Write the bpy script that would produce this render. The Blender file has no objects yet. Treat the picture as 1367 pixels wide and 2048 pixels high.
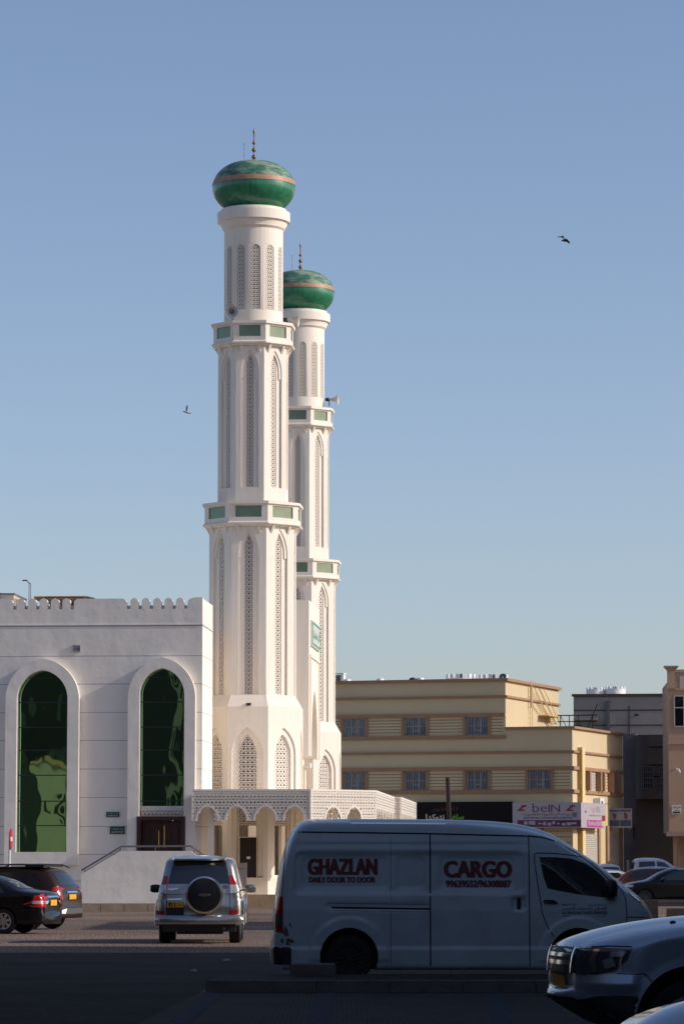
import bpy, bmesh, math, random
from math import sin, cos, tan, pi, radians as R, sqrt, atan2
from mathutils import Vector, Matrix
from mathutils.geometry import tessellate_polygon
from mathutils.bvhtree import BVHTree

random.seed(7)
S = bpy.context.scene
COL = S.collection

# ------------------------------------------------------------------ camera, sky, sun, exposure
F, CX, CY, HOR, EYE = 7000.0, 683.5, 1024.0, 1731.0, 1.7     # focal length and centre measured in photo pixels
TILT = math.atan((HOR - CY) / F)
cd = bpy.data.cameras.new("camera"); cam = bpy.data.objects.new("camera", cd); COL.objects.link(cam)
cd.sensor_fit = 'VERTICAL'; cd.sensor_height = 36.0; cd.lens = F / 2048.0 * 36.0
cd.clip_start = 0.5; cd.clip_end = 6000
cam.location = (0, 0, EYE); cam.rotation_euler = (pi / 2 + TILT, 0, 0)
S.camera = cam

SUN_AZ, SUN_EL = R(-9.0), R(27)
SD = Vector((cos(SUN_AZ) * cos(SUN_EL), sin(SUN_AZ) * cos(SUN_EL), sin(SUN_EL)))
w = bpy.data.worlds.new("World"); S.world = w; w.use_nodes = True
nt = w.node_tree; bg = nt.nodes['Background']
sky = nt.nodes.new('ShaderNodeTexSky'); sky.sky_type = 'NISHITA'; sky.sun_disc = False
sky.sun_elevation = SUN_EL; sky.sun_rotation = pi / 2 - SUN_AZ
sky.altitude = 0; sky.air_density = 0.8; sky.dust_density = 1.05; sky.ozone_density = 3.0
tint = nt.nodes.new('ShaderNodeVectorMath'); tint.operation = 'MULTIPLY'; tint.inputs[1].default_value = (1.10, .965, .92)
nt.links.new(sky.outputs[0], tint.inputs[0]); nt.links.new(tint.outputs[0], bg.inputs[0]); bg.inputs[1].default_value = 0.147
sl = bpy.data.lights.new("sun", 'SUN'); sl.energy = 3.35; sl.angle = R(0.53); sl.color = (1.0, 0.935, 0.85)
so = bpy.data.objects.new("sun", sl); COL.objects.link(so); so.location = (60, -5, 40)
so.rotation_euler = SD.to_track_quat('Z', 'Y').to_euler()
S.view_settings.view_transform = 'Standard'; S.view_settings.look = 'None'
S.view_settings.exposure = 0.0; S.view_settings.gamma = 1.0
S.render.film_transparent = False

# ------------------------------------------------------------------ measuring helpers
def P(px, py, Y):
    u, v = px - CX, CY - py
    x, y, z = u, F * cos(TILT) - v * sin(TILT), F * sin(TILT) + v * cos(TILT)
    s = Y / y
    return Vector((x * s, Y, EYE + z * s))
def ray(px, py):
    u, v = px - CX, CY - py
    return Vector((u, F * cos(TILT) - v * sin(TILT), F * sin(TILT) + v * cos(TILT)))
def G(px, py, z=0.0):
    r = ray(px, py); s = (z - EYE) / r.z
    return Vector((r.x * s, r.y * s, z))
class Frame:
    """an upright facade: origin on the ground, t runs along it, n runs into it"""
    def __init__(s, px, Y, yaw):
        s.a = R(yaw); s.t = Vector((cos(s.a), sin(s.a), 0)); s.n = Vector((-sin(s.a), cos(s.a), 0))
        s.o = Vector((P(px, HOR, Y).x, Y, 0))
    def hit(s, px, py, d=0.0):
        r = ray(px, py); c = Vector((0, 0, EYE))
        k = (d - (c - s.o).dot(s.n)) / r.dot(s.n); p = c + r * k
        return ((p - s.o).dot(s.t), p.z)
    def x(s, px, py=1600, d=0.0): return s.hit(px, py, d)[0]
    def z(s, px, py, d=0.0): return s.hit(px, py, d)[1]

# ------------------------------------------------------------------ mesh builder
class MB:
    def __init__(s, M=None): s.v, s.f, s.mi, s.m, s.M = [], [], [], 0, M or Matrix()
    def add(s, vs, fs, M=None):
        T = s.M @ M if M is not None else s.M
        b = len(s.v); s.v += [tuple(T @ Vector(v)) for v in vs]
        for f in fs: s.f.append(tuple(i + b for i in f)); s.mi.append(s.m)
        return s
    def box(s, x0, x1, y0, y1, z0, z1, M=None):
        vs = [(x, y, z) for z in (z0, z1) for y in (y0, y1) for x in (x0, x1)]
        return s.add(vs, [(0, 2, 3, 1), (4, 5, 7, 6), (0, 1, 5, 4), (2, 6, 7, 3), (0, 4, 6, 2), (1, 3, 7, 5)], M)
    def flat(s, outer, holes, d, M=None, flip=False):
        loops = [[Vector((p[0], p[1], 0)) for p in l] for l in [outer] + list(holes)]
        tr = tessellate_polygon(loops); pts = [p for l in loops for p in l]
        out = []
        for a, b, c in tr:
            A, B, C = pts[a], pts[b], pts[c]
            ccw = (B.x - A.x) * (C.y - A.y) - (B.y - A.y) * (C.x - A.x) > 0
            out.append((a, b, c) if ccw != flip else (a, c, b))
        return s.add([(p.x, d, p.y) for p in pts], out, M)
    def rim(s, loop, d0, d1, M=None, flip=False, closed=True):
        n = len(loop); vs = [(p[0], d0, p[1]) for p in loop] + [(p[0], d1, p[1]) for p in loop]
        rng = range(n if closed else n - 1)
        fs = [((i, i + n, (i + 1) % n + n, (i + 1) % n) if not flip else (i, (i + 1) % n, (i + 1) % n + n, i + n)) for i in rng]
        return s.add(vs, fs, M)
    def plate(s, outer, d0, d1, holes=(), M=None):
        s.flat(outer, holes, d0, M); s.flat(outer, holes, d1, M, True); s.rim(outer, d0, d1, M)
        for h in holes: s.rim(h, d0, d1, M, True)
        return s
    def lathe(s, prof, n=32, M=None, caps=True):
        vs, fs = [], []
        for r, z in prof:
            vs += [(r * cos(2 * pi * i / n), r * sin(2 * pi * i / n), z) for i in range(n)]
        for k in range(len(prof) - 1):
            for i in range(n):
                j = (i + 1) % n
                fs.append((k * n + i, k * n + j, (k + 1) * n + j, (k + 1) * n + i))
        if caps:
            fs.append(tuple(reversed(range(n)))); fs.append(tuple(range((len(prof) - 1) * n, len(prof) * n)))
        return s.add(vs, fs, M)
    def octo(s, prof, M=None, caps=True):       # octagonal lathe with a flat face towards -y
        vs, fs = [], []; n = 8
        for r, z in prof:
            vs += [(r * sin(2 * pi * (i + .5) / n), -r * cos(2 * pi * (i + .5) / n), z) for i in range(n)]
        for k in range(len(prof) - 1):
            for i in range(n):
                j = (i + 1) % n
                fs.append((k * n + i, k * n + j, (k + 1) * n + j, (k + 1) * n + i))
        if caps:
            fs.append(tuple(reversed(range(n)))); fs.append(tuple(range((len(prof) - 1) * n, len(prof) * n)))
        return s.add(vs, fs, M)
    def tube(s, pts, r, n=8, M=None):
        pts = [Vector(p) for p in pts]; rs = r if isinstance(r, (list, tuple)) else [r] * len(pts)
        vs, fs = [], []
        for k, p in enumerate(pts):
            d = (pts[min(k + 1, len(pts) - 1)] - pts[max(k - 1, 0)]).normalized()
            a = d.orthogonal() if abs(d.z) > .9 else d.cross(Vector((0, 0, 1)))
            a.normalize(); b = d.cross(a)
            vs += [tuple(p + (a * cos(2 * pi * i / n) + b * sin(2 * pi * i / n)) * rs[k]) for i in range(n)]
        for k in range(len(pts) - 1):
            for i in range(n):
                j = (i + 1) % n; fs.append((k * n + i, k * n + j, (k + 1) * n + j, (k + 1) * n + i))
        fs.append(tuple(reversed(range(n)))); fs.append(tuple(range((len(pts) - 1) * n, len(pts) * n)))
        return s.add(vs, fs, M)
    def bar(s, a, b, wd, d0, d1, M=None):       # a straight bar in the facade plane (u, w)
        ax, az = a; bx, bz = b; L = math.hypot(bx - ax, bz - az) or 1
        nx, nz = -(bz - az) / L * wd / 2, (bx - ax) / L * wd / 2
        q = [(ax - nx, az - nz), (bx - nx, bz - nz), (bx + nx, bz + nz), (ax + nx, az + nz)]
        vs = [(p[0], d0, p[1]) for p in q] + [(p[0], d1, p[1]) for p in q]
        return s.add(vs, [(0, 1, 2, 3), (7, 6, 5, 4), (0, 4, 5, 1), (3, 2, 6, 7)], M)
    def build(s, name, mats, parent=None, smooth=None, merge=False):
        me = bpy.data.meshes.new(name); me.from_pydata(s.v, [], s.f)
        mats = mats if isinstance(mats, (list, tuple)) else [mats]
        for m in mats: me.materials.append(m)
        me.polygons.foreach_set('material_index', s.mi); 
        if merge:
            bm = bmesh.new(); bm.from_mesh(me); bmesh.ops.remove_doubles(bm, verts=bm.verts, dist=1e-4)
            bmesh.ops.recalc_face_normals(bm, faces=bm.faces); bm.to_mesh(me); bm.free()
        if smooth is not None:
            me.polygons.foreach_set('use_smooth', [True] * len(me.polygons)); me.set_sharp_from_angle(angle=R(smooth))
        me.update()
        o = bpy.data.objects.new(name, me); COL.objects.link(o)
        if parent is not None: o.parent = parent
        return o

def empty(name, label, cat, loc=(0, 0, 0), rz=0.0, group=None):
    o = bpy.data.objects.new(name, None); COL.objects.link(o); o.location = loc; o.rotation_euler = (0, 0, rz)
    o.empty_display_size = .3
    return tag(o, label, cat, group)
def tag(o, label, cat, group=None):
    o['label'] = label; o['category'] = cat
    if group: o['group'] = group
    return o
def structure(o, kind='structure'): o['kind'] = kind; return o
def copy_tree(o, parent=None):
    c = o.copy(); COL.objects.link(c)
    if parent is not None: c.parent = parent
    for ch in [q for q in list(COL.objects) if q.parent == o]: copy_tree(ch, c)
    return c
def child(o, parent, loc=None, rz=0.0):
    c = o.copy(); COL.objects.link(c); c.parent = parent
    if loc is not None: c.location = loc
    c.rotation_euler = (0, 0, rz); return c

def arch(x0, x1, zb, zs, zt, n=12):
    wd = x1 - x0; t = zt - zs; c = max((t * t - wd * wd / 4) / wd, 0.0); rad = wd / 2 + c
    am = math.acos(min(1, c / rad)) if rad > 0 else 0
    right = [(x1 - rad + rad * cos(am * i / n), zs + rad * sin(am * i / n) * (t / (rad * sin(am)))) for i in range(n + 1)]
    left = [(x0 + x1 - p[0], p[1]) for p in reversed(right[:-1])]
    return [(x0, zb), (x1, zb)] + right + left
def inside_arch(x0, x1, zb, zs, zt):
    pts = arch(x0, x1, zb, zs, zt)
    def f(x, z):
        c = False; n = len(pts); j = n - 1
        for i in range(n):
            xi, zi = pts[i]; xj, zj = pts[j]
            if (zi > z) != (zj > z) and x < (xj - xi) * (z - zi) / (zj - zi) + xi: c = not c
            j = i
        return c
    return f
def lattice(mb, ins, x0, x1, z0, z1, cw, ch, wd, d0, d1, M=None, style=0):
    nx = max(1, round((x1 - x0) / cw)); cw = (x1 - x0) / nx; nz = max(1, round((z1 - z0) / ch)); ch = (z1 - z0) / nz
    for i in range(nx):
        for j in range(nz):
            cx, cz = x0 + (i + .5) * cw, z0 + (j + .5) * ch
            if not ins(cx, cz): continue
            T, B, L, Q = (cx, cz + ch / 2), (cx, cz - ch / 2), (cx - cw / 2, cz), (cx + cw / 2, cz)
            for a, b in ((T, L), (T, Q), (B, L), (B, Q)): mb.bar(a, b, wd, d0, d1, M)
            if style == 0:
                mb.bar(T, B, wd * .8, d0 + .004, d1, M)
                mb.bar((cx - cw / 2, cz + ch / 4), (cx + cw / 2, cz + ch / 4), wd * .8, d0 + .006, d1, M)
            elif style == 1:
                mb.bar((cx, cz + ch * .2), (cx, cz - ch * .42), cw * .2, d0 + .012, d1 - .01, M)
    return mb

# ------------------------------------------------------------------ materials
def lnk(nt, a, b): nt.links.new(a, b)
def mat(name, col, rough=.6, metal=0.0, var=0.0, vscale=1.0, bump=0.0, bscale=30.0, coat=0.0, spec=.5, stretch=(1, 1, 1), col2=None, c2pos=(.45, .7), c2scale=.5, bdist=.02):
    m = bpy.data.materials.new(name); m.use_nodes = True; n = m.node_tree; b = n.nodes['Principled BSDF']
    c = (*col, 1); b.inputs['Base Color'].default_value = c; b.inputs['Roughness'].default_value = rough
    b.inputs['Metallic'].default_value = metal; b.inputs['Coat Weight'].default_value = coat; b.inputs['Coat Roughness'].default_value = .06
    b.inputs['Specular IOR Level'].default_value = spec
    if var or bump or col2:
        tc = n.nodes.new('ShaderNodeTexCoord'); mp = n.nodes.new('ShaderNodeMapping'); mp.inputs['Scale'].default_value = stretch
        lnk(n, tc.outputs['Object'], mp.inputs[0])
    last = None
    if var:
        t = n.nodes.new('ShaderNodeTexNoise'); t.inputs['Scale'].default_value = vscale; t.inputs['Detail'].default_value = 8; t.inputs['Roughness'].default_value = .62
        lnk(n, mp.outputs[0], t.inputs[0])
        r = n.nodes.new('ShaderNodeValToRGB'); r.color_ramp.elements[0].position = .3; r.color_ramp.elements[1].position = .7
        r.color_ramp.elements[0].color = tuple(x * (1 - var) for x in col) + (1,); r.color_ramp.elements[1].color = tuple(min(1, x * (1 + var * .6)) for x in col) + (1,)
        lnk(n, t.outputs[0], r.inputs[0]); last = r.outputs[0]
    if col2:
        t = n.nodes.new('ShaderNodeTexNoise'); t.inputs['Scale'].default_value = c2scale; t.inputs['Detail'].default_value = 10; t.inputs['Roughness'].default_value = .7
        lnk(n, mp.outputs[0], t.inputs[0])
        r = n.nodes.new('ShaderNodeMapRange'); r.inputs[1].default_value, r.inputs[2].default_value = c2pos; lnk(n, t.outputs[0], r.inputs[0])
        mx = n.nodes.new('ShaderNodeMix'); mx.data_type = 'RGBA'; lnk(n, r.outputs[0], mx.inputs[0])
        if last: lnk(n, last, mx.inputs[6])
        else: mx.inputs[6].default_value = c
        mx.inputs[7].default_value = (*col2, 1); last = mx.outputs[2]
    if last: lnk(n, last, b.inputs['Base Color'])
    if bump:
        t = n.nodes.new('ShaderNodeTexNoise'); t.inputs['Scale'].default_value = bscale; t.inputs['Detail'].default_value = 6
        lnk(n, mp.outputs[0], t.inputs[0])
        bp = n.nodes.new('ShaderNodeBump'); bp.inputs['Strength'].default_value = bump; bp.inputs['Distance'].default_value = bdist
        lnk(n, t.outputs[0], bp.inputs['Height']); lnk(n, bp.outputs[0], b.inputs['Normal'])
    return m
M_ = {}
M_['white'] = mat('white_plaster', (.86, .78, .68), .75, var=.05, vscale=.6, bump=.25, bscale=3, bdist=.03, stretch=(2.5, 2.5, .22), col2=(.73, .64, .53), c2pos=(.52, .8), c2scale=.9)
M_['wall'] = mat('painted_wall', (.83, .77, .69), .7, var=.05, vscale=.9, bump=.9, bscale=1.1, bdist=.035, col2=(.72, .69, .66), c2pos=(.55, .9), c2scale=.3)
M_['joint'] = mat('wall_joint', (.36, .35, .36), .8)
M_['lattice'] = mat('lattice_stone', (.80, .73, .65), .75)
M_['niche'] = mat('recess_shade_tone', (.52, .44, .37), .9)  # recess shade put into the backing colour, browner than the plaster around it
M_['void'] = mat('dark_interior', (.035, .03, .028), .9)
M_['dome'] = mat('green_dome_paint', (.055, .18, .12), .62, var=.55, vscale=2.2, col2=(.26, .33, .24), c2pos=(.46, .58), c2scale=1.5, stretch=(1, 1, 3.2), coat=.1)
M_['domelow'] = mat('green_dome_gloss', (.02, .20, .10), .34, var=.5, vscale=2.5, stretch=(2.6, 2.6, .3), coat=.4, col2=(.03, .24, .12), c2pos=(.55, .7), c2scale=1.2)
M_['copper'] = mat('copper_band', (.42, .23, .14), .55, metal=.05, var=.2, vscale=5, col2=(.62, .60, .50), c2pos=(.64, .66), c2scale=6)
M_['finial'] = mat('bronze_finial', (.22, .14, .085), .4, metal=.6)
M_['metal'] = mat('grey_metal', (.30, .30, .31), .4, metal=.7)
M_['black'] = mat('black_plastic', (.02, .02, .022), .5, var=.2, vscale=20)
M_['horn'] = mat('horn_grey', (.52, .50, .47), .5)
M_['horndark'] = mat('horn_inside', (.16, .16, .16), .5)
M_['kerb'] = mat('kerb_stone', (.36, .27, .19), .85, var=.25, vscale=2, bump=.4, bscale=12)
M_['wood'] = mat('carved_door_wood', (.045, .012, .008), .45, var=.35, vscale=3, stretch=(6, 6, .6), bump=.3, bscale=10)
M_['brass'] = mat('brass', (.65, .42, .14), .3, metal=.9)
M_['rail'] = mat('rail_steel', (.20, .19, .20), .35, metal=.6)
M_['signgreen'] = mat('sign_green', (.01, .05, .03), .5)
M_['ink'] = mat('sign_white', (.62, .64, .60), .6)
M_['beige'] = mat('beige_render', (.60, .48, .30), .85, var=.05, vscale=.5, bump=.2, bscale=8, col2=(.48, .37, .23), c2pos=(.5, .9), c2scale=.25)
M_['brown'] = mat('brown_band', (.34, .20, .115), .8, var=.12, vscale=1.5)
M_['gold'] = mat('gold_screen', (.62, .40, .13), .7, var=.1, vscale=6)
M_['groove'] = mat('groove_line', (.20, .13, .08), .9)
M_['alum'] = mat('white_aluminium', (.42, .41, .42), .4)
M_['pinkw'] = mat('pink_render', (.40, .275, .195), .85, var=.08, vscale=.7, bump=.2, bscale=8)
M_['greyw'] = mat('weathered_grey_render', (.31, .28, .255), .9, var=.2, vscale=.4, bump=.3, bscale=5, col2=(.33, .30, .23), c2pos=(.55, .62), c2scale=.35)
M_['darkw'] = mat('dark_brown_render', (.085, .066, .058), .9, var=.15, vscale=.5, bump=.2, bscale=6)
M_['tank'] = mat('white_tank', (.78, .78, .77), .4, var=.05, vscale=3)
M_['shutter'] = mat('shutter_metal', (.50, .46, .40), .5, metal=.1, var=.08, vscale=2)
M_['tyre'] = mat('tyre_rubber', (.018, .018, .019), .8, bump=.2, bscale=60)
M_['rim'] = mat('alloy_rim', (.46, .45, .44), .3, metal=.75)
M_['rimdark'] = mat('steel_rim', (.10, .10, .10), .5, metal=.5)
M_['chrome'] = mat('chrome', (.75, .75, .76), .12, metal=1)
M_['lampred'] = mat('red_lamp', (.40, .008, .012), .12, coat=1)
M_['lampclear'] = mat('clear_lamp', (.60, .60, .60), .08, metal=.4, coat=1)
M_['plate'] = mat('number_plate', (.80, .42, .03), .5)
M_['glassd'] = mat('tinted_glass', (.012, .014, .016), .04, spec=.8, coat=.6)
M_['trim'] = mat('grey_plastic_trim', (.05, .052, .055), .55)
M_['greypl'] = mat('grey_lamp_box', (.10, .11, .13), .3)
M_['lampgrey'] = mat('smoked_lamp_glass', (.05, .06, .07), .08, coat=1)
M_['lampmid'] = mat('lamp_reflector', (.42, .44, .47), .2, metal=.6)
M_['seam'] = mat('panel_gap', (.012, .013, .016), .7)
M_['rust'] = mat('rust_patch', (.16, .13, .12), .9, var=.4, vscale=20)
M_['redtext'] = mat('red_lettering', (.19, .02, .026), .5)
M_['purple'] = mat('sign_purple', (.13, .012, .10), .5, var=.35, vscale=4)
M_['signw'] = mat('sign_face', (.42, .385, .41), .5)
M_['signdark'] = mat('sign_black', (.010, .009, .010), .7, spec=.15)
M_['signblue'] = mat('sign_blue', (.04, .06, .13), .5)
M_['lime'] = mat('sign_lime', (.16, .42, .02), .5)
M_['redink'] = mat('sign_red', (.30, .02, .03), .5)
M_['dimred'] = mat('unlit_red_letters', (.07, .008, .01), .5)
M_['signred'] = mat('road_sign_red', (.55, .02, .03), .45)
M_['block'] = mat('painted_concrete', (.42, .25, .16), .9, var=.35, vscale=5, bump=.5, bscale=14)
M_['conc'] = mat('dark_concrete', (.19, .165, .15), .9, var=.25, vscale=4, bump=.5, bscale=20)
M_['polewood'] = mat('pole_wood', (.014, .010, .009), .85, var=.3, vscale=8, stretch=(4, 4, .4))
M_['bird'] = mat('dark_feathers', (.02, .022, .028), .8)
M_['birdw'] = mat('pale_feathers', (.42, .36, .35), .8)
def paint(name, col, metal=.5, rough=.35, dirt=0.0):
    return mat(name, col, rough, metal=metal, coat=.9, var=.06 + dirt, vscale=1.2)
M_['p_silver'] = paint('silver_paint', (.42, .405, .385), .8, .24)
M_['p_black'] = mat('black_paint', (.006, .0055, .0065), .22, spec=.3, coat=.25, var=.1, vscale=2)
M_['p_brown'] = mat('brown_paint', (.045, .020, .010), .28, metal=.35, coat=.3, var=.1, vscale=2)
M_['p_blue'] = paint('pale_blue_silver_paint', (.40, .49, .60), .5, .33)
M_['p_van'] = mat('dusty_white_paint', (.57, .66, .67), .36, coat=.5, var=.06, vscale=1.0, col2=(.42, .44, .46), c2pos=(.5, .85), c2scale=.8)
M_['p_red'] = paint('dark_red_paint', (.12, .010, .014), .3)
M_['p_white'] = paint('white_paint', (.50, .54, .60), .1)

def glass_mat(name, col, rough, wave, scale):
    m = bpy.data.materials.new(name); m.use_nodes = True; n = m.node_tree; b = n.nodes['Principled BSDF']
    b.inputs['Base Color'].default_value = (*col, 1); b.inputs['Metallic'].default_value = 1.0; b.inputs['Roughness'].default_value = rough
    tc = n.nodes.new('ShaderNodeTexCoord'); mp = n.nodes.new('ShaderNodeMapping'); mp.inputs['Scale'].default_value = (1, 1, .55)
    lnk(n, tc.outputs['Object'], mp.inputs[0])
    t = n.nodes.new('ShaderNodeTexNoise'); t.inputs['Scale'].default_value = scale; t.inputs['Detail'].default_value = 1.0
    lnk(n, mp.outputs[0], t.inputs[0]); bp = n.nodes.new('ShaderNodeBump'); bp.inputs['Strength'].default_value = 1.0; bp.inputs['Distance'].default_value = wave
    lnk(n, t.outputs[0], bp.inputs['Height']); lnk(n, bp.outputs[0], b.inputs['Normal']); return m
M_['mirror'] = glass_mat('green_mirror_glass', (.18, .36, .20), .02, .010, 1.1)
M_['greenpane'] = mat('green_balcony_glass', (.17, .225, .15), .22, metal=.3, var=.25, vscale=.8)
M_['bluepane'] = glass_mat('blue_grey_pane', (.09, .105, .13), .08, .01, 2)

# ------------------------------------------------------------------ lettering
_A = {'ا': 'FE8D FE8E', 'أ': 'FE83 FE84', 'ب': 'FE8F', 'ة': 'FE93 FE94', 'ت': 'FE95', 'ث': 'FE99', 'ج': 'FE9D', 'ح': 'FEA1', 'خ': 'FEA5', 'د': 'FEA9 FEAA',
      'ذ': 'FEAB FEAC', 'ر': 'FEAD FEAE', 'ز': 'FEAF FEB0', 'س': 'FEB1', 'ش': 'FEB5', 'ص': 'FEB9', 'ض': 'FEBD', 'ط': 'FEC1', 'ع': 'FEC9', 'غ': 'FECD', 'ف': 'FED1',
      'ق': 'FED5', 'ك': 'FED9', 'ل': 'FEDD', 'م': 'FEE1', 'ن': 'FEE5', 'ه': 'FEE9', 'و': 'FEED FEEE', 'ي': 'FEF1', 'ى': 'FEEF FEF0'}
def arabic(t):
    out = []
    for word in t.split(' '):
        g, prev = [], False; i = 0
        while i < len(word):
            c = word[i]
            if c == 'ل' and i + 1 < len(word) and word[i + 1] in 'اأ':
                base = 0xFEFB if word[i + 1] == 'ا' else 0xFEF7
                g.append(chr(base + (1 if prev else 0))); prev = False; i += 2; continue
            if c == 'ء': g.append(chr(0xFE80)); prev = False; i += 1; continue
            k = _A[c].split(); joins = len(k) == 1; b = int(k[0], 16); nxt = i + 1 < len(word) and joins
            if joins: g.append(chr(b + (3 if prev and nxt else 2 if nxt else 1 if prev else 0)))
            else: g.append(chr(b + (1 if prev else 0)))
            prev = joins; i += 1
        out.append(''.join(reversed(g)))
    return ' '.join(reversed(out))
def glyphs(body, bold=0.0, res=3):
    c = bpy.data.curves.new('lettering', 'FONT'); c.body = body; c.resolution_u = res; c.offset = bold; c.fill_mode = 'FRONT'
    o = bpy.data.objects.new('lettering', c); COL.objects.link(o); bpy.context.view_layer.update()
    me = bpy.data.meshes.new_from_object(o.evaluated_get(bpy.context.evaluated_depsgraph_get()))
    vs = [(v.co.x, v.co.y) for v in me.vertices]; fs = [tuple(p.vertices) for p in me.polygons]
    bpy.data.objects.remove(o); bpy.data.curves.remove(c); bpy.data.meshes.remove(me)
    return vs, fs
def letters(mb, body, x0, x1, z0, z1, fn, bold=0.0, keep=False):
    """write body in the rectangle; fn maps (u, w) to a 3-D point"""
    vs, fs = glyphs(body, bold)
    if not vs: return
    a, b = min(v[0] for v in vs), max(v[0] for v in vs); c, d = min(v[1] for v in vs), max(v[1] for v in vs)
    sx, sz = (x1 - x0) / (b - a), (z1 - z0) / (d - c)
    bidx = len(mb.v)
    mb.v += [tuple(mb.M @ Vector(fn(x0 + (v[0] - a) * sx, z0 + (v[1] - c) * sz))) for v in vs]
    for f in fs: mb.f.append(tuple(i + bidx for i in f)); mb.mi.append(mb.m)

# ================================================================== GROUND
def ground_mat():
    m = bpy.data.materials.new('asphalt'); m.use_nodes = True; n = m.node_tree; b = n.nodes['Principled BSDF']; b.inputs['Roughness'].default_value = .9; b.inputs['Specular IOR Level'].default_value = .12
    tc = n.nodes.new('ShaderNodeTexCoord')
    a = n.nodes.new('ShaderNodeTexNoise'); a.inputs['Scale'].default_value = 19; a.inputs['Detail'].default_value = 6; a.inputs['Roughness'].default_value = .8
    mp = n.nodes.new('ShaderNodeMapping'); mp.inputs['Scale'].default_value = (1, .16, 1); lnk(n, tc.outputs['Object'], mp.inputs[0]); lnk(n, mp.outputs[0], a.inputs[0])
    r = n.nodes.new('ShaderNodeValToRGB'); e = r.color_ramp.elements
    e[0].position = .40; e[0].color = (.07, .047, .037, 1); e[1].position = .66; e[1].color = (.58, .43, .33, 1)
    k = e.new(.52); k.color = (.20, .145, .112, 1); lnk(n, a.outputs[0], r.inputs[0])
    big = n.nodes.new('ShaderNodeTexNoise'); big.inputs['Scale'].default_value = .16; big.inputs['Detail'].default_value = 6; lnk(n, tc.outputs['Object'], big.inputs[0])
    mr = n.nodes.new('ShaderNodeMapRange'); mr.inputs[1].default_value = .35; mr.inputs[2].default_value = .65; mr.inputs[3].default_value = .72; mr.inputs[4].default_value = 1.12; lnk(n, big.outputs[0], mr.inputs[0])
    mx = n.nodes.new('ShaderNodeVectorMath'); mx.operation = 'SCALE'; lnk(n, r.outputs[0], mx.inputs[0]); lnk(n, mr.outputs[0], mx.inputs['Scale']); lnk(n, mx.outputs[0], b.inputs['Base Color'])
    bp = n.nodes.new('ShaderNodeBump'); bp.inputs['Strength'].default_value = .35; bp.inputs['Distance'].default_value = .03; lnk(n, a.outputs[0], bp.inputs['Height']); lnk(n, bp.outputs[0], b.inputs['Normal'])
    return m
def paving_mat():
    m = bpy.data.materials.new('brick_paving'); m.use_nodes = True; n = m.node_tree; b = n.nodes['Principled BSDF']; b.inputs['Roughness'].default_value = .85; b.inputs['Specular IOR Level'].default_value = .12
    tc = n.nodes.new('ShaderNodeTexCoord'); br = n.nodes.new('ShaderNodeTexBrick'); br.inputs['Scale'].default_value = 4.5; br.inputs['Mortar Size'].default_value = .03
    br.inputs['Color1'].default_value = (.095, .072, .060, 1); br.inputs['Color2'].default_value = (.062, .049, .042, 1); br.inputs['Mortar'].default_value = (.012, .012, .014, 1)
    lnk(n, tc.outputs['Object'], br.inputs[0])
    a = n.nodes.new('ShaderNodeTexNoise'); a.inputs['Scale'].default_value = .7; a.inputs['Detail'].default_value = 8; lnk(n, tc.outputs['Object'], a.inputs[0])
    mr = n.nodes.new('ShaderNodeMapRange'); mr.inputs[3].default_value = .5; mr.inputs[4].default_value = 1.5; lnk(n, a.outputs[0], mr.inputs[0])
    mx = n.nodes.new('ShaderNodeVectorMath'); mx.operation = 'SCALE'; lnk(n, br.outputs[0], mx.inputs[0]); lnk(n, mr.outputs[0], mx.inputs['Scale']); lnk(n, mx.outputs[0], b.inputs['Base Color'])
    bp = n.nodes.new('ShaderNodeBump'); bp.inputs['Strength'].default_value = .5; bp.inputs['Distance'].default_value = .01; lnk(n, br.outputs[0], bp.inputs['Height']); lnk(n, bp.outputs[0], b.inputs['Normal'])
    return m
M_['asphalt'] = ground_mat(); M_['paving'] = paving_mat()
M_['shade_asphalt'] = mat('shade_toned_asphalt', (.062, .048, .040), .9, spec=.1, var=.5, vscale=7, bump=.5, bscale=25, col2=(.028, .021, .017), c2scale=.4)  # darker copy of the asphalt: street shadow put into its colour
mb = MB(); mb.add([(-2500, -300, 0), (2500, -300, 0), (2500, 4500, 0), (-2500, 4500, 0)], [(0, 1, 2, 3)])
structure(mb.build('ground', M_['asphalt']))
# near car park surface with its kerbed island
isl0, isl1, iz = 47.45, 50.6, .15
xl = P(408, HOR, isl0).x
mb = MB(); mb.add([(-3.3, 2, .004), (30, 2, .004), (30, isl0, .004), (xl - .05, isl0, .004)], [(0, 1, 2, 3)])
structure(mb.build('parking_pavement', M_['paving']))
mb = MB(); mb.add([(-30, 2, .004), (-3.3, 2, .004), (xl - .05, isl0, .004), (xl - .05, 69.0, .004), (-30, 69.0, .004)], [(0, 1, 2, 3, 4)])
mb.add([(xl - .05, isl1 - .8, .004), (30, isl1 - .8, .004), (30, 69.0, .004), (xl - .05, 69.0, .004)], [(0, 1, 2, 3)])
structure(mb.build('street', M_['shade_asphalt']))  # dark sheet reaching to the shadow edge, shade painted into its tone
mb = MB(); n = 8
ks = [(xl, isl0 + .5), (xl + .15, isl0 + .12), (xl + .5, isl0)]
pts = ks + [(30, isl0), (30, isl1), (xl + .9, isl1), (xl + .25, isl1 - .5)]
vs = [(p[0], p[1], 0) for p in pts] + [(p[0], p[1], iz) for p in pts]; k = len(pts)
mb.add(vs, [tuple(range(k, 2 * k))])
mb.m = 1
mb.add(vs, [(i, (i + 1) % k, (i + 1) % k + k, i + k) for i in range(k)])
x = xl + .55
while x < 20:      # kerb stones along the front, proud of the island edge
    mb.box(x, x + .96, isl0 - .035, isl0 + .13, .0045, iz + .012); x += .98
structure(mb.build('kerb', [M_['paving'], M_['conc']]))
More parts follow.
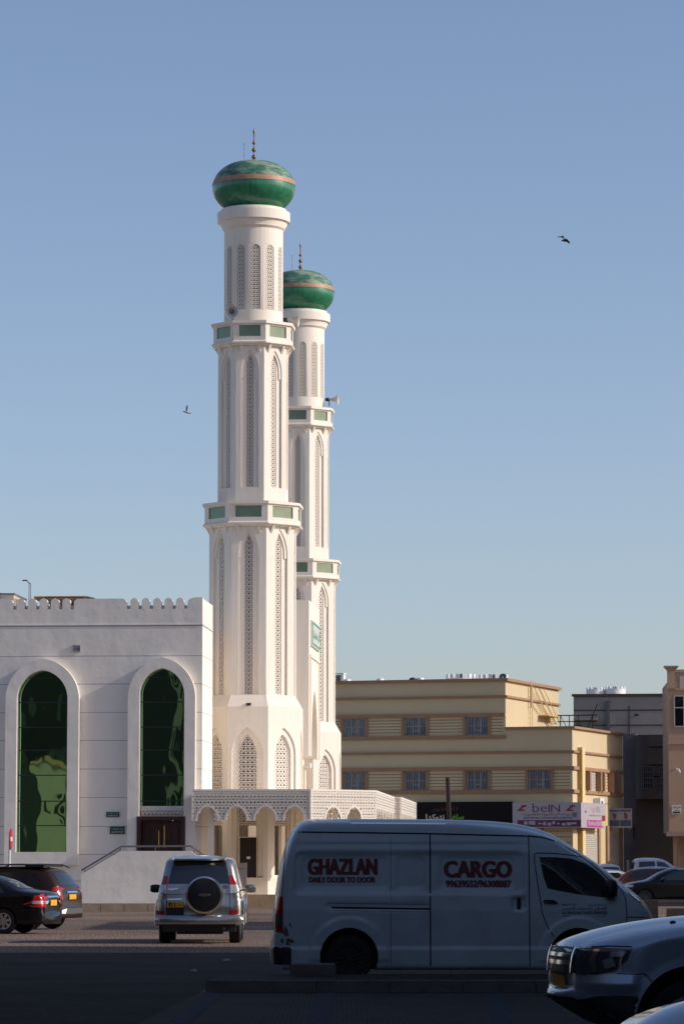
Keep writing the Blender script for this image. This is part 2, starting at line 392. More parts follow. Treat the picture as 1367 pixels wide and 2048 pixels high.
# painted bay lines in the near car park
M_['bayline'] = mat('worn_line_paint', (.055, .062, .08), .9, spec=.1, var=.4, vscale=6)
for a, b_ in (((655, 1984), (628, 2060)), ((432, 1985), (338, 2060)), ((985, 1984), (1010, 2060))):
    p, q = G(*a, .009), G(*b_, .009)
    mb = MB(); mb.add([tuple(p - Vector((.12, 0, 0))), tuple(q - Vector((.12, 0, 0))), tuple(q + Vector((.12, 0, 0))), tuple(p + Vector((.12, 0, 0)))], [(0, 1, 2, 3)])
    structure(mb.build('bay_marking', M_['bayline']))
# raised pavement in front of the mosque
mb = MB(); mb.M = Matrix()
KX = P(455, HOR, 131).x
mb.box(-40, KX, 131.2, 175, 0, .28)
mb.m = 1
x = -16
while x < KX - .2: mb.box(x, min(x + .86, KX), 131.0, 131.25, 0, .30); x += .88
structure(mb.build('pavement', [mat('pavement_slab', (.42, .36, .30), .85, var=.15, vscale=1.5), M_['kerb']]))
mb = MB(); PX0, PX1 = KX + .02, 4.6
mb.box(-22, PX1, 144.3, 215, .29, .50); mb.m = 1
mb.box(PX0, PX1, 143.9, 144.3, 0, .27)
x = PX0
while x < PX1 - .1: mb.box(x, min(x + .86, PX1), 143.72, 143.98, 0, .29); x += .88
x = PX0
while x < PX1 - .1: mb.box(x, min(x + 1.3, PX1), 144.05, 144.36, .275, .52); x += 1.305
structure(mb.build('plinth_pavement', [mat('plinth_paving', (.62, .55, .46), .8, var=.1, vscale=1.5), M_['kerb']]))
# far pavement by the shops
mb = MB(); mb.box(4.8, 60, 171.0, 175, 0, .16); mb.m = 1; mb.box(4.8, 60, 170.8, 171.05, 0, .18)
structure(mb.build('far_pavement', [M_['kerb'], M_['kerb']]))

# ================================================================== MOSQUE HALL (the side wall with tall arched windows)
MY = -3.9
fm = Frame(403, 140.5, MY)
hall = empty('mosque_building', 'white mosque hall with two tall green arched windows and a crenellated parapet', 'mosque', fm.o, fm.a)
X, Z = fm.x, fm.z
zg = 0.28
ztopwall = Z(403, 1218)
L = -17.0
# openings
w1 = dict(x0=X(35), x1=X(136), zb=Z(85, 1704), zs=Z(85, 1398), zt=Z(85, 1341))
o1 = dict(x0=X(12), x1=X(159), zb=Z(85, 1730), zs=Z(85, 1400), zt=Z(85, 1318))
w2 = dict(x0=X(280), x1=X(369.5), zb=Z(324, 1612), zs=Z(324, 1390), zt=Z(324, 1337))
o2 = dict(x0=X(257), x1=X(391.5), zb=zg, zs=Z(324, 1395), zt=Z(324, 1315))
A = lambda d, n=14: arch(d['x0'], d['x1'], d['zb'], d['zs'], d['zt'], n)
hole2 = dict(w2); hole2['zb'] = zg + .01
mb = MB()
mb.flat([(L, zg - .3), (0, zg - .3), (0, ztopwall), (L, ztopwall)], [A(w1), A(hole2)], 0)
mb.rim(A(w1), 0, .35, None, True); mb.rim(A(hole2), 0, .35, None, True)
mb.add([(0, 0, -.0), (0, 3.9, 0), (0, 3.9, ztopwall), (0, 0, ztopwall)], [(0, 1, 2, 3)]); mb.add([(-1.6, 3.9, -.0), (0, 3.9, 0), (0, 3.9, ztopwall), (-1.6, 3.9, ztopwall)], [(3, 2, 1, 0)])
mb.add([(L, 0, 0), (L, 12, 0), (L, 12, ztopwall), (L, 0, ztopwall)], [(3, 2, 1, 0)])
mb.add([(L, .6, ztopwall - .1), (-.36, .6, ztopwall - .1), (-.36, 3.9, ztopwall - .1), (L, 3.9, ztopwall - .1)], [(0, 1, 2, 3)])
# surrounds
for o, wn in ((o1, w1), (o2, hole2)):
    out, inn = A(o), A(wn)
    if o is o2: inn = A(dict(wn, zb=zg + .011))
    if o is o2:
        # open at the foot: one band polygon running up, over and down
        band = [out[0]] + list(reversed(out[2:]))[::1]
        pass
    mb.flat(out, [inn], -.32); mb.rim(out, -.32, 0); mb.rim(inn, -.32, 0, None, True)
mb.m = 1
ys = [1312, 1368, 1425, 1481, 1538, 1595, 1653, 1709, 1762]
for y in ys:
    z = Z(200, y)
    segs = [(L, 0.0)]
    for o in (o1, o2):
        ztop_ = o['zt']
        if z < ztop_ and z > o['zb'] - .01:
            hw = .5 * (o['x1'] - o['x0'])
            if z > o['zs']: hw *= sqrt(max(0, 1 - ((z - o['zs']) / (o['zt'] - o['zs'])) ** 1.6))
            cx = .5 * (o['x0'] + o['x1']); new = []
            for a, b_ in segs:
                if a < cx < b_: new += [(a, cx - hw + .02), (cx + hw - .02, b_)]
                else: new.append((a, b_))
            segs = new
    for a, b_ in segs: mb.box(a, b_, -.003, .004, z - .012, z + .012)
    mb.box(-.004, .003, .0, 3.9, z - .012, z + .012)
mb.m = 0
z = Z(200, 1252); mb.m = 1; mb.box(L, .0, -.003, .004, z - .022, z + .022); mb.box(-.004, .003, 0, 3.9, z - .022, z + .022)
mb.m = 0; mb.box(L, .0, -.025, .0, z + .03, z + .07); mb.box(0, .025, -.025, 3.9, z + .03, z + .07)
mb.build('wall', [M_['wall'], M_['joint']], hall)
# parapet with merlons
zt = Z(403, 1194.5); zgap = Z(403, 1217); zlow = Z(403, 1209)
def zx(v): return v / 3.038
merl = [(103, 150), (171, 220), (241, 289), (310, 360), (380, 428), (793, 840), (862, 910), (931, 980), (1000, 1048), (1069, 1117)]
solid = [(-420, 80), (450, 770), (1140, 1226)]
mb = MB()
mb.box(L, 0, 0, .3, ztopwall - .002, zgap)
def merlon(m, a, b, plain_l, plain_r):
    hw = (b - a) / 2; c = (a + b) / 2; r = min(.22, hw)
    pts = [(a, zgap), (b, zgap)]
    if plain_r: pts += [(b, zt)]
    else:
        pts += [(b, zt - r * .9)] + [(b - r + r * cos(t), zt - r * .9 + r * .9 * sin(t) * (.85)) for t in (R(25), R(50), R(75))]
    if hw < .4: pts += [(c, zt)]
    if plain_l: pts += [(a, zt)]
    else:
        pts += [(a + r - r * cos(t), zt - r * .9 + r * .9 * sin(t) * (.85)) for t in (R(75), R(50), R(25))] + [(a, zt - r * .9)]
    m.plate(pts, 0, .3)
for a, b_ in merl: merlon(mb, X(zx(a), 1205), X(zx(b_), 1205), False, False)
for i, (a, b_) in enumerate(solid):
    xa, xb = (L if i == 0 else X(zx(a), 1205)), (0.0 if i == 2 else X(zx(b_), 1205))
    merlon(mb, xa, xb, i == 0, i == 2)
k = L + .2
mb.box(L, -.31, .3, .55, ztopwall - .1, zlow)     # low wall behind the merlons
sd = .02                                           # return along the side of the hall, stepping away
mb.box(-.3, 0, .3005, 3.9, zgap + .001, zt - .05)
mb.box(-.3, 0, .3, 3.9, ztopwall - .002, zgap - .001)
mb.build('parapet', M_['wall'], hall)
# window panes, mullions
for wn in (w1, w2):
    mb = MB(); mb.flat(A(wn, 14), [], .2); pane = mb.build('window', M_['mirror'], hall)
    mb = MB(); ins = inside_arch(wn['x0'], wn['x1'], wn['zb'] - .02, wn['zs'], wn['zt'])
    cx = .5 * (wn['x0'] + wn['x1'])
    for y in (1355, 1404, 1454, 1500, 1550, 1602, 1651):
        z = Z(cx and 200, y)
        if z < wn['zb'] + .2 or z > wn['zt'] - .2: continue
        hw = .5 * (wn['x1'] - wn['x0'])
        while hw > .1 and not ins(cx + hw - .02, z): hw -= .03
        mb.box(cx - hw, cx + hw, .165, .199, z - .02, z + .02)
    mb.rim(A(wn, 14), .16, .2, None, True)
    inner = [(cx + (p[0] - cx) * .965, p[1] if i < 2 else (wn['zb'] + (p[1] - wn['zb']) * .992)) for i, p in enumerate(A(wn, 14))]
    mb.build('mullion', M_['black'], pane)
# door with carved leaves, lattice strip above it
dz1 = Z(324, 1633)
mb = MB(); mb.box(w2['x0'] + .01, w2['x1'] - .01, .12, .34, dz1, w2['zb']); mb.m = 0
za, zb_ = Z(324, 1629), Z(324, 1616)
lattice(mb, lambda x, z: True, w2['x0'] + .06, w2['x1'] - .06, za, zb_, .16, zb_ - za, .035, .0, .118, None, 0)
mb.build('lattice_panel', M_['lattice'], hall)
dx0, dx1 = w2['x0'] - .08, w2['x1'] + .06
mb = MB(); mb.box(dx0, dx1, -.36, -.18, dz1 - .16, dz1); mb.box(dx0, dx0 + .16, -.36, -.18, zg, dz1 - .16); mb.box(dx1 - .16, dx1, -.36, -.18, zg, dz1 - .16)
door = mb.build('door_frame', M_['wood'], hall)
dc = (dx0 + dx1) / 2
for s_, (a, b_) in enumerate(((dx0 + .17, dc - .01), (dc + .01, dx1 - .17))):
    mb = MB(); mb.box(a, b_, .02, .10, zg, dz1 - .17)
    wv = b_ - a
    for r_ in range(4):
        zz = zg + .25 + r_ * .72
        if zz + .5 > dz1: break
        for c_ in range(2):
            xx = a + .1 + c_ * (wv - .1) / 2
            mb.plate(arch(xx, xx + wv / 2 - .18, zz, zz + .4, zz + .56, 6), -.03, .02)
            mb.box(xx + .08, xx + wv / 2 - .26, -.05, -.03, zz + .08, zz + .36)
    d = mb.build('door', M_['wood'], hall)
    mb = MB(); hx = b_ - .1 if s_ == 0 else a + .1; zz = Z(324, 1690)
    mb.tube([(hx, -.02, zz - .1), (hx, -.09, zz - .05), (hx, -.09, zz + .75 - .2 * (1 - s_)), (hx, -.02, zz + .8 - .2 * (1 - s_))], .022)
    mb.build('door_handle', M_['brass'], d)
# vent
mb = MB(); a, b_, z0, z1 = X(145, 1297), X(162, 1297), Z(153, 1304), Z(153, 1290)
mb.box(a, b_, -.05, 0, z0, z0 + .03); mb.box(a, b_, -.05, 0, z1 - .03, z1); mb.box(a, a + .03, -.05, 0, z0 + .03, z1 - .03); mb.box(b_ - .03, b_, -.05, 0, z0 + .03, z1 - .03)
for i in range(4): mb.box(a + .03, b_ - .03, -.04, -.012, z0 + .05 + i * .055, z0 + .075 + i * .055)
mb.m = 1; mb.box(a + .03, b_ - .03, -.01, -.003, z0 + .03, z1 - .03)
mb.build('vent_grille', [M_['alum'], M_['void']], hall)
# green wall signs
def wall_sign(px0, px1, py0, py1, label, lines, matf):
    x0, x1, z1, z0 = X(px0, 1640), X(px1, 1640), Z(px0, py0), Z(px0, py1)
    o = fm.o + fm.t * x0 + Vector((0, 0, z0)); r = empty('wall_sign', label, 'sign', o, fm.a, 'green signs on the mosque wall')
    wv, h = x1 - x0, z1 - z0
    mb = MB(); mb.box(0, wv, -.05, -.004, 0, h); mb.build('sign_panel', matf, r)
    mb = MB()
    for tx, a, b_, c, d_, bo in lines: letters(mb, tx, a * wv, b_ * wv, c * h, d_ * h, lambda u, q: (u, -.054, q), bo)
    mb.build('lettering', M_['ink'], r)
wall_sign(213, 239, 1624, 1634, 'smaller upper green sign on white wall between the arched windows', [(arabic('دورات مياه المصليات'), .1, .93, .55, .88, .0), ("WOMEN'S PRAYER", .12, .9, .15, .4, .01)], M_['signgreen'])
wall_sign(220.5, 250, 1653, 1668, 'larger lower green sign on white wall reading ablution toilet', [(arabic('دورات المصليات'), .08, .93, .5, .85, .0), ('ABLUTION TOILET', .1, .93, .14, .38, .01)], M_['signgreen'])

# main body of the mosque, behind and between the minarets
mb = MB(); mb.box(-16.5, -1.65, 3.91, 40, 0, ztopwall - .3)
mb.build('main_hall', M_['white'], hall)

# roof gear on the hall
def roofpt(px, d): return fm.o + fm.t * fm.x(px, 1200, d) + fm.n * d
zr = ztopwall - .1
p = roofpt(0, 4)
r = empty('rooftop_unit', 'pale boxy air conditioning housing behind the parapet at far left', 'air conditioner', (p.x, p.y, zr), fm.a)
x1 = fm.x(28, 1200, 4) - fm.x(0, 1200, 4)
hz = fm.z(0, 1186.5, 4) - zr
mb = MB(); mb.box(-2.2, x1, 0, 3.2, 0, hz - .06); mb.m = 1; mb.box(-2.25, x1 + .04, -.04, 3.25, hz - .06, hz)
for i in range(7): mb.box(x1 + .001, x1 + .03, .2 + i * .42, .28 + i * .42, .2, hz - .2)
for i in range(3): mb.box(-.05 - i * .7, .02 - i * .7, -.03, -.001, .1, hz - .1)
mb.build('housing', [mat('unit_cream', (.55, .47, .38), .6, var=.12, vscale=2), M_['rail']], r)
mb = MB()
for i in range(2): mb.lathe([(.5, 0), (.5, .1), (.42, .12)], 16, Matrix.Translation((-.5 - 1.1 * i, 1.6, hz + .001)))
mb.build('fan_housing', M_['metal'], r)
p = roofpt(60, 5)
r = empty('roof_lamp', 'slim lamp on a double pole above the mosque parapet', 'lamp', (p.x, p.y, zr), fm.a)
hz = fm.z(60, 1168, 5) - zr
mb = MB(); mb.tube([(-.035, 0, 0), (-.035, 0, hz)], .018); mb.tube([(.035, 0, 0), (.035, 0, hz - .02), (-.0, 0, hz + .06)], .018); mb.build('pole', M_['metal'], r)
mb = MB(); mb.tube([(.0, 0, hz), (-.18, -.05, hz + .18)], .02); mb.box(-.3, -.1, -.12, .05, hz + .12, hz + .17, Matrix.Translation((0, 0, hz * 0)) ); mb.build('lamp_head', M_['greypl'], r)
pa, pb = roofpt(68, 6), roofpt(172, 6)
r = empty('roof_shelter', 'low shed with a corrugated sheet roof behind the parapet', 'shelter', (pa.x, pa.y, zr), fm.a)
wv = (pb - pa).length; h0 = fm.z(100, 1194.5, 6) - zr; h1 = fm.z(160, 1194.5, 6) - zr
mb = MB(); n = 26
for i in range(n):
    a, b_ = wv * i / n, wv * (i + .62) / n
    mb.add([(a, 0, h0 - .02), (b_, 0, h0 + .03), (b_, 3, h0 + .16), (a, 3, h0 + .11), (a, 0, h0 + .01), (b_, 0, h0 + .06), (b_, 3, h0 + .19), (a, 3, h0 + .14)], [(3, 2, 1, 0), (4, 5, 6, 7), (0, 1, 5, 4), (2, 3, 7, 6), (1, 2, 6, 5), (3, 0, 4, 7)])
mb.box(0, wv, .1, 2.9, h0 - .07, h0 - .03)
mb.build('roof_sheet', mat('rusty_sheet', (.30, .21, .15), .7, var=.3, vscale=3), r)
mb = MB()
for i in range(5): mb.box(.5 + i * (wv - 1) / 4 - .04, .5 + i * (wv - 1) / 4 + .04, .2, .28, 0, h0 - .07)
mb.box(.3, wv * .75, 2.5, 2.56, 0, h0 - .07)
mb.build('post', mat('shed_red', (.22, .10, .07), .8, var=.2, vscale=4), r)

# entrance ramp with its solid side wall and rail
fr = Frame(163, 136.2, MY)
ramp = empty('entrance_ramp', 'white walled raised landing with grey handrail in front of the wooden door', 'ramp', fr.o, fr.a)
h = fr.hit; lx = 0
pts = [(0, .281), (fr.x(462, 1750), .281), (fr.x(462, 1750), h(462, 1757)[1]), (h(381, 1702)[0], h(381, 1702)[1]), (h(242.5, 1702)[0], h(242.5, 1702)[1]), (0, h(163, 1748)[1])]
mb = MB(); mb.plate(pts, 0, .2); mb.build('side_wall', M_['wall'], ramp)
mb = MB(); q = [(p_[0], p_[1] - (.9 if i > 1 else 0)) for i, p_ in enumerate(pts)]; q = [(a, max(b_, .281 + (.02 if i > 1 else 0))) for i, (a, b_) in enumerate(q)]
mb.plate(q, .201, 2.5); mb.build('ramp_slab', M_['kerb'], ramp)
mb = MB(); rl = [h(163, 1741, .1), h(243, 1693, .1), h(381, 1692, .1), h(462, 1747, .1)]
mb.tube([(a, .1, b_) for a, b_ in rl], .035)
mb.tube([(rl[0][0] + .1, .1, rl[0][1] - .07), (rl[1][0], .1, rl[1][1] - .09)], .012)
for px, py in ((170, 1746), (241, 1704), (311, 1703), (367, 1703), (388, 1708)):
    a, b_ = h(px, py, .1); t = h(px, 1693 if px > 240 and px < 385 else py - 8, .1)[1]; mb.tube([(a, .1, b_ - .1), (a, .1, t)], .016)
mb.build('handrail', M_['rail'], ramp)

# ================================================================== MINARETS
D1, MX1 = 148.0, P(504, HOR, 148.0).x
def zl(py, r=0.0): return P(504, py, D1 - r).z
pm = D1 / 6960.0
Rb, Rl, Rm, Rd, Rc = 105 * pm, 90.5 * pm, 73.5 * pm, 59 * pm, 73 * pm
B1, B2 = 88 * pm, 105 * pm
C8, T8 = cos(pi / 8), tan(pi / 8)
zb0 = .5
z_b2b, z_b2t = zl(1047, B2 * .92), zl(1001, B2 * .92)
z_b1b, z_b1t = zl(685, B1 * .92), zl(640, B1 * .92)
z_base = zl(1413, Rb * .92); z_base2 = zl(1390, Rl * .92)

def shaft(mb, r, z0, z1, rec_w, rz0, rzs, rzt, lat_w, lz0, lzs, lzt, notch, dd=.09, skip_front_foot=False):
    ap = r * C8; hw = r * sin(pi / 8)
    for k in range(8):
        T = Matrix.Rotation(k * pi / 4, 4, 'Z') @ Matrix.Translation((0, -ap, 0))
        aa = arch(-rec_w / 2, rec_w / 2, rz0, rzs, rzt, 10); bb = arch(-lat_w / 2, lat_w / 2, lz0, lzs, lzt, 8)
        mb.flat([(-hw, z0), (hw, z0), (hw, z1), (-hw, z1)], [aa], 0, T)
        mb.rim(aa, 0, dd, T, True); mb.flat(aa, [bb], dd, T); mb.rim(bb, dd, dd + .16, T, True)
        # moulding that follows the head of the arch
        i_ = .16 * rec_w; ib = arch(-rec_w / 2 + i_, rec_w / 2 - i_, notch, rzs, rzt - i_ * 1.3, 10); oa = arch(-rec_w / 2 + .001, rec_w / 2 - .001, notch, rzs, rzt - .001, 10)
        poly = oa[1:] + [oa[0]] ; inner = ib[1:] + [ib[0]]
        mb.plate(poly + list(reversed(inner)), dd * .45, dd - .002, (), T)
    return mb
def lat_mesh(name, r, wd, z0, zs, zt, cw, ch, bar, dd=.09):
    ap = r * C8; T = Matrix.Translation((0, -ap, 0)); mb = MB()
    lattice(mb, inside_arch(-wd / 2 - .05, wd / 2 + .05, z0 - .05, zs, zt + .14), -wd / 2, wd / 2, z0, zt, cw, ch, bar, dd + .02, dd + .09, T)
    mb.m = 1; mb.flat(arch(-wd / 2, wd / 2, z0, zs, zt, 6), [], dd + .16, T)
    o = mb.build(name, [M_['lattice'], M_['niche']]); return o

def make_minaret(label, loc, sc):
    root = empty('minaret', label, 'minaret', loc, R(-4.1), 'minarets of the mosque'); root.scale = (sc, sc, sc)
    mb = MB(); shaft(mb, Rb, zb0, z_base, 62 * pm, 1.2, zl(1512), zl(1458), 33 * pm, 1.3, zl(1512), zl(1474), 1.25, .16)
    mb.octo([(Rb, z_base), (Rl, z_base2)], None, False)
    mb.octo([(Rb + .12, 0), (Rb + .12, zb0 + .001), (Rb, zb0 + .001)], None, False)
    mb.build('base', M_['white'], root)
    mb = MB(); shaft(mb, Rl, z_base2, z_b2b - .1, 40 * pm, z_base2 + .02, zl(1115), zl(1064), 15 * pm, z_base2 + .05, zl(1098), zl(1077), zl(1122)); mb.build('lower_shaft', M_['white'], root)
    mb = MB(); shaft(mb, Rm, z_b2t - .3, z_b1b - .1, 35 * pm, zl(981), zl(752), zl(709), 13 * pm, zl(980), zl(738), zl(720), zl(765)); mb.build('middle_shaft', M_['white'], root)
    # upper round drum with twelve niches
    nz0, nz1 = zl(617, Rd), zl(497, Rd); zd0, zd1 = z_b1t - .3, zl(444, Rd)
    mb = MB(); N = 96; mb.lathe([(Rd, zd0), (Rd, nz0 - .05)], N, None, False); mb.lathe([(Rd, nz1 + .22), (Rd, zd1)], N, None, False)
    for q in range(12):
        T = Matrix.Rotation(q * pi / 6 + R(10), 4, 'Z'); nw = 18 * pm / 2
        def cyl(u, z, d=0.0):
            a = u / Rd; rr = Rd - d; return (rr * sin(a), -rr * cos(a), z)
        half = pi * Rd / 12; ar = arch(-nw, nw, nz0, nz1, nz1 + .2, 6)
        loops = [[(-half, nz0 - .05), (-half / 2, nz0 - .05), (0, nz0 - .05), (half / 2, nz0 - .05), (half, nz0 - .05), (half, nz1 + .22), (half / 2, nz1 + .22), (0, nz1 + .22), (-half / 2, nz1 + .22), (-half, nz1 + .22)], ar]
        pts = [p_ for l in loops for p_ in l]; tr = tessellate_polygon([[Vector((a, b_, 0)) for a, b_ in l] for l in loops]); fs = []
        for a, b_, c in tr:
            A_, B_, C_ = pts[a], pts[b_], pts[c]
            fs.append((a, b_, c) if (B_[0] - A_[0]) * (C_[1] - A_[1]) - (B_[1] - A_[1]) * (C_[0] - A_[0]) > 0 else (a, c, b_))
        mb.add([cyl(u, z) for u, z in pts], fs, T)
        n_ = len(ar); mb.add([cyl(u, z) for u, z in ar] + [cyl(u, z, .16) for u, z in ar], [(i, (i + 1) % n_, (i + 1) % n_ + n_, i + n_) for i in range(n_)], T)
    mb.build('drum', M_['white'], root, smooth=35)
    mb = MB(); T = Matrix.Translation((0, -Rd, 0))
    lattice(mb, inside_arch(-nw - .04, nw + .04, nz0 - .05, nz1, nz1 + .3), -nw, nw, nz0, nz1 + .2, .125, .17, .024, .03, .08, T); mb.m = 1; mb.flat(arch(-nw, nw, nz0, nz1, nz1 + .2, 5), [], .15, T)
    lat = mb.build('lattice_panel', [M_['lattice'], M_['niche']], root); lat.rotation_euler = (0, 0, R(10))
    for q in (-3, -2, -1, 1, 2): child(lat, root, None, R(10) + q * pi / 6)
    for args in ((Rb, 33 * pm, 3.35 if sc == 1 else 1.3, zl(1512), zl(1474), .175, .19, .034, .16), (Rl, 15 * pm, z_base2 + .05, zl(1098), zl(1077), .15, .19, .027, .09), (Rm, 13 * pm, zl(980), zl(738), zl(720), .135, .17, .025, .09)):
        o = lat_mesh('lattice_panel', *args); o.parent = root
        for k in (-2, -1, 1, 2): child(o, root, None, k * pi / 4)
    # collar under the dome
    zc0, zc1 = zl(434, Rc), zl(414, Rc)
    mb = MB(); mb.lathe([(Rd, zc0 - .36), (Rd + .10, zc0 - .26), (Rd + .10, zc0 - .2), (Rc - .12, zc0 - .06), (Rc - .12, zc0), (Rc, zc0 + .02), (Rc, zc1), (Rc - .1, zc1 + .02), (Rc - .16, zc1 + .03), (Rc - .16, zc1 + .14), (0.01, zc1 + .15)], 96, None, False)
    mb.build('collar', M_['white'], root, smooth=30)
    # dome
    zd = zc1 + .14; RD = 83.5 * pm; zt_ = zl(323); zbt, zbb = zl(364), zl(373)
    low = [(62 * pm, zd), (64 * pm, zd + .02)]
    def domeR(t): return t
    zm = zl(378)
    pr = []
    for i in range(25):
        t = i / 24; ang = -R(52) + t * R(142)
        rr = RD * (cos(ang) ** .78 if ang > 0 else cos(ang) ** 1.0); z = zm + ((zt_ - zm) * sin(ang) if ang > 0 else (zm - zd) * sin(ang) / sin(R(52)))
        pr.append((max(rr, .02), z))
    pr[0] = (60 * pm, zd)
    b0, b1 = zbb, zbt
    def interp(z):
        for (r0, za_), (r1, zb__) in zip(pr, pr[1:]):
            if za_ <= z <= zb__: return r0 + (r1 - r0) * (z - za_) / (zb__ - za_ + 1e-9)
        return pr[-1][0]
    lo = [p_ for p_ in pr if p_[1] < b0 - .01] + [(interp(b0), b0)]; hi = [(interp(b1), b1)] + [p_ for p_ in pr if p_[1] > b1 + .01]
    mid = [(interp(b0), b0)] + [(interp(b0 + (b1 - b0) * t), b0 + (b1 - b0) * t) for t in (.25, .5, .75)] + [(interp(b1), b1)]
    mb = MB(); mb.lathe(lo, 96, None, False); mb.m = 1; mb.lathe(hi, 96, None, False)
    dome = mb.build('dome', [M_['domelow'], M_['dome']], root, smooth=40)
    mb = MB(); mb.lathe([(mid[0][0] - .05, b0 - .01)] + [(r_ + .018, z_) for r_, z_ in mid] + [(mid[-1][0] - .05, b1 + .01)], 96, None, False); mb.build('band', M_['copper'], dome, smooth=40)
    mb = MB(); f0 = zt_ - .05
    def ball(zc, r_): return [(max(r_ * cos(a), .025), zc + r_ * sin(a)) for a in [R(x_) for x_ in (-75, -45, -15, 15, 45, 75)]]
    prof = [(.09, f0), (.05, f0 + .12)] + ball(zl(314), .10) + ball(zl(300), .095) + ball(zl(286), .075) + [(.028, zl(274)), (.028, zl(267)), (.055, zl(264)), (.03, zl(260)), (.005, zl(257))]
    mb.lathe(prof, 12); mb.box(.08, .14, -.02, .02, f0, f0 + .12); mb.build('finial', M_['finial'], root, smooth=40)
    mb = MB(); lx_ = -20 * pm; mb.tube([(lx_, 0, zl(330)), (lx_, 0, zl(284))], .014, 5); mb.tube([(lx_ - .05, 0, zl(288)), (lx_ + .05, 0, zl(288))], .01, 4); mb.build('lightning_rod', M_['metal'], root)
    # balconies
    for rb, zb_, zt_2, rs, ww in ((B2, z_b2b, z_b2t, Rl, 52 * pm), (B1, z_b1b, z_b1t, Rm, 43 * pm)):
        hh = zt_2 - zb_; ri = rb - .10; ap = ri * C8; hw = ri * sin(pi / 8); wz0, wz1 = zb_ + hh * .30, zb_ + hh * .80; ww2 = min(ww, 2 * hw * .68) / 2
        mb = MB()
        for k in range(8):
            T = Matrix.Rotation(k * pi / 4, 4, 'Z') @ Matrix.Translation((0, -ap, 0)); q = [(-ww2, wz0), (ww2, wz0), (ww2, wz1), (-ww2, wz1)]
            mb.flat([(-hw, zb_ + .12), (hw, zb_ + .12), (hw, zt_2 - .12), (-hw, zt_2 - .12)], [q], 0, T); mb.rim(q, 0, .09, T, True)
            for s_ in (-1, 1):       # brackets
                bx = s_ * hw * .55; T2 = Matrix.Rotation(k * pi / 4, 4, 'Z'); y1 = -(rs * C8 - .02); y0 = -(rb * C8 - .12)
                mb.add([(bx - .05, y1, zb_ - .42), (bx - .05, y1, zb_), (bx - .05, y0, zb_), (bx - .05, y0, zb_ - .07), (bx + .05, y1, zb_ - .42), (bx + .05, y1, zb_), (bx + .05, y0, zb_), (bx + .05, y0, zb_ - .07)],
                       [(0, 1, 2, 3), (7, 6, 5, 4), (0, 3, 7, 4), (3, 2, 6, 7), (1, 0, 4, 5), (2, 1, 5, 6)], T2)
        mb.octo([(rs - .05, zb_ - .10), (rs + .12, zb_ - .06), (rb - .15, zb_), (rb - .02, zb_ + .01), (rb - .02, zb_ + .07), (ri, zb_ + .12)], None, False)
        mb.octo([(ri, zt_2 - .12), (rb, zt_2 - .12), (rb, zt_2), (ri - .15, zt_2), (ri - .15, zt_2 - .5), (.1, zt_2 - .5)], None, False)
        bal = mb.build('balcony', M_['white'], root)
        mb = MB(); mb.add([(-ww2 - .01, .05, wz0 - .01), (ww2 + .01, .05, wz0 - .01), (ww2 + .01, .05, wz1 + .01), (-ww2 - .01, .05, wz1 + .01)], [(0, 1, 2, 3)], Matrix.Translation((0, -ap, 0)))
        g_ = mb.build('glass_panel', M_['greenpane'], bal)
        for k in (-2, -1, 1, 2): child(g_, bal, None, k * pi / 4)
    return root
mn1 = make_minaret('nearer white minaret with a green dome, seen in full right beside the mosque hall', (MX1, D1, 0), 1.0)
D2 = 178.0
mn2 = make_minaret('farther white minaret partly hidden behind the nearer one', (P(599, HOR, D2).x, D2, 0), 1.0)
mn2.scale = (.985, .985, 1.012)

# small floodlight and door on the near minaret
o = Frame(504, D1, -4.1)
apb = Rb * C8
mb = MB(); u = o.x(497, 1408, -apb); z = o.z(497, 1408, -apb - .1)
mb.box(u - .09, u + .09, -Rl - .17, -Rl - .08, z - .05, z + .05); mb.tube([(u - .1, -Rl + .05, z + .06), (u - .1, -Rl - .12, z + .03)], .012, 5); mb.tube([(u + .1, -Rl + .05, z + .06), (u + .1, -Rl - .12, z + .03)], .012, 5)
mb.box(u - .1, u + .1, -Rl * C8 - .06, -Rl * C8 + .02, z + .03, z + .09)
mb.build('floodlight', M_['black'], mn1)
mb = MB(); u0, u1 = o.x(479, 1700, -apb), o.x(513, 1700, -apb); zt_ = o.z(495, 1675, -apb)
mb.box(u0, u1, -apb + .02, -apb + .12, .5, zt_); mb.m = 1
mb.box(u0 - .03, u0, -apb - .01, -apb + .14, .5, zt_ + .03); mb.box(u1, u1 + .03, -apb - .01, -apb + .14, .5, zt_ + .03); mb.box(u0, u1, -apb - .01, -apb + .14, zt_, zt_ + .03)
mb.box((u0 + u1) / 2 - .06, (u0 + u1) / 2 + .09, -apb + .005, -apb + .019, o.z(495, 1718, -apb), o.z(495, 1713, -apb))
mb.build('door', [mat('dark_brown_door', (.018, .012, .011), .5, var=.2, vscale=4), M_['white']], mn1)

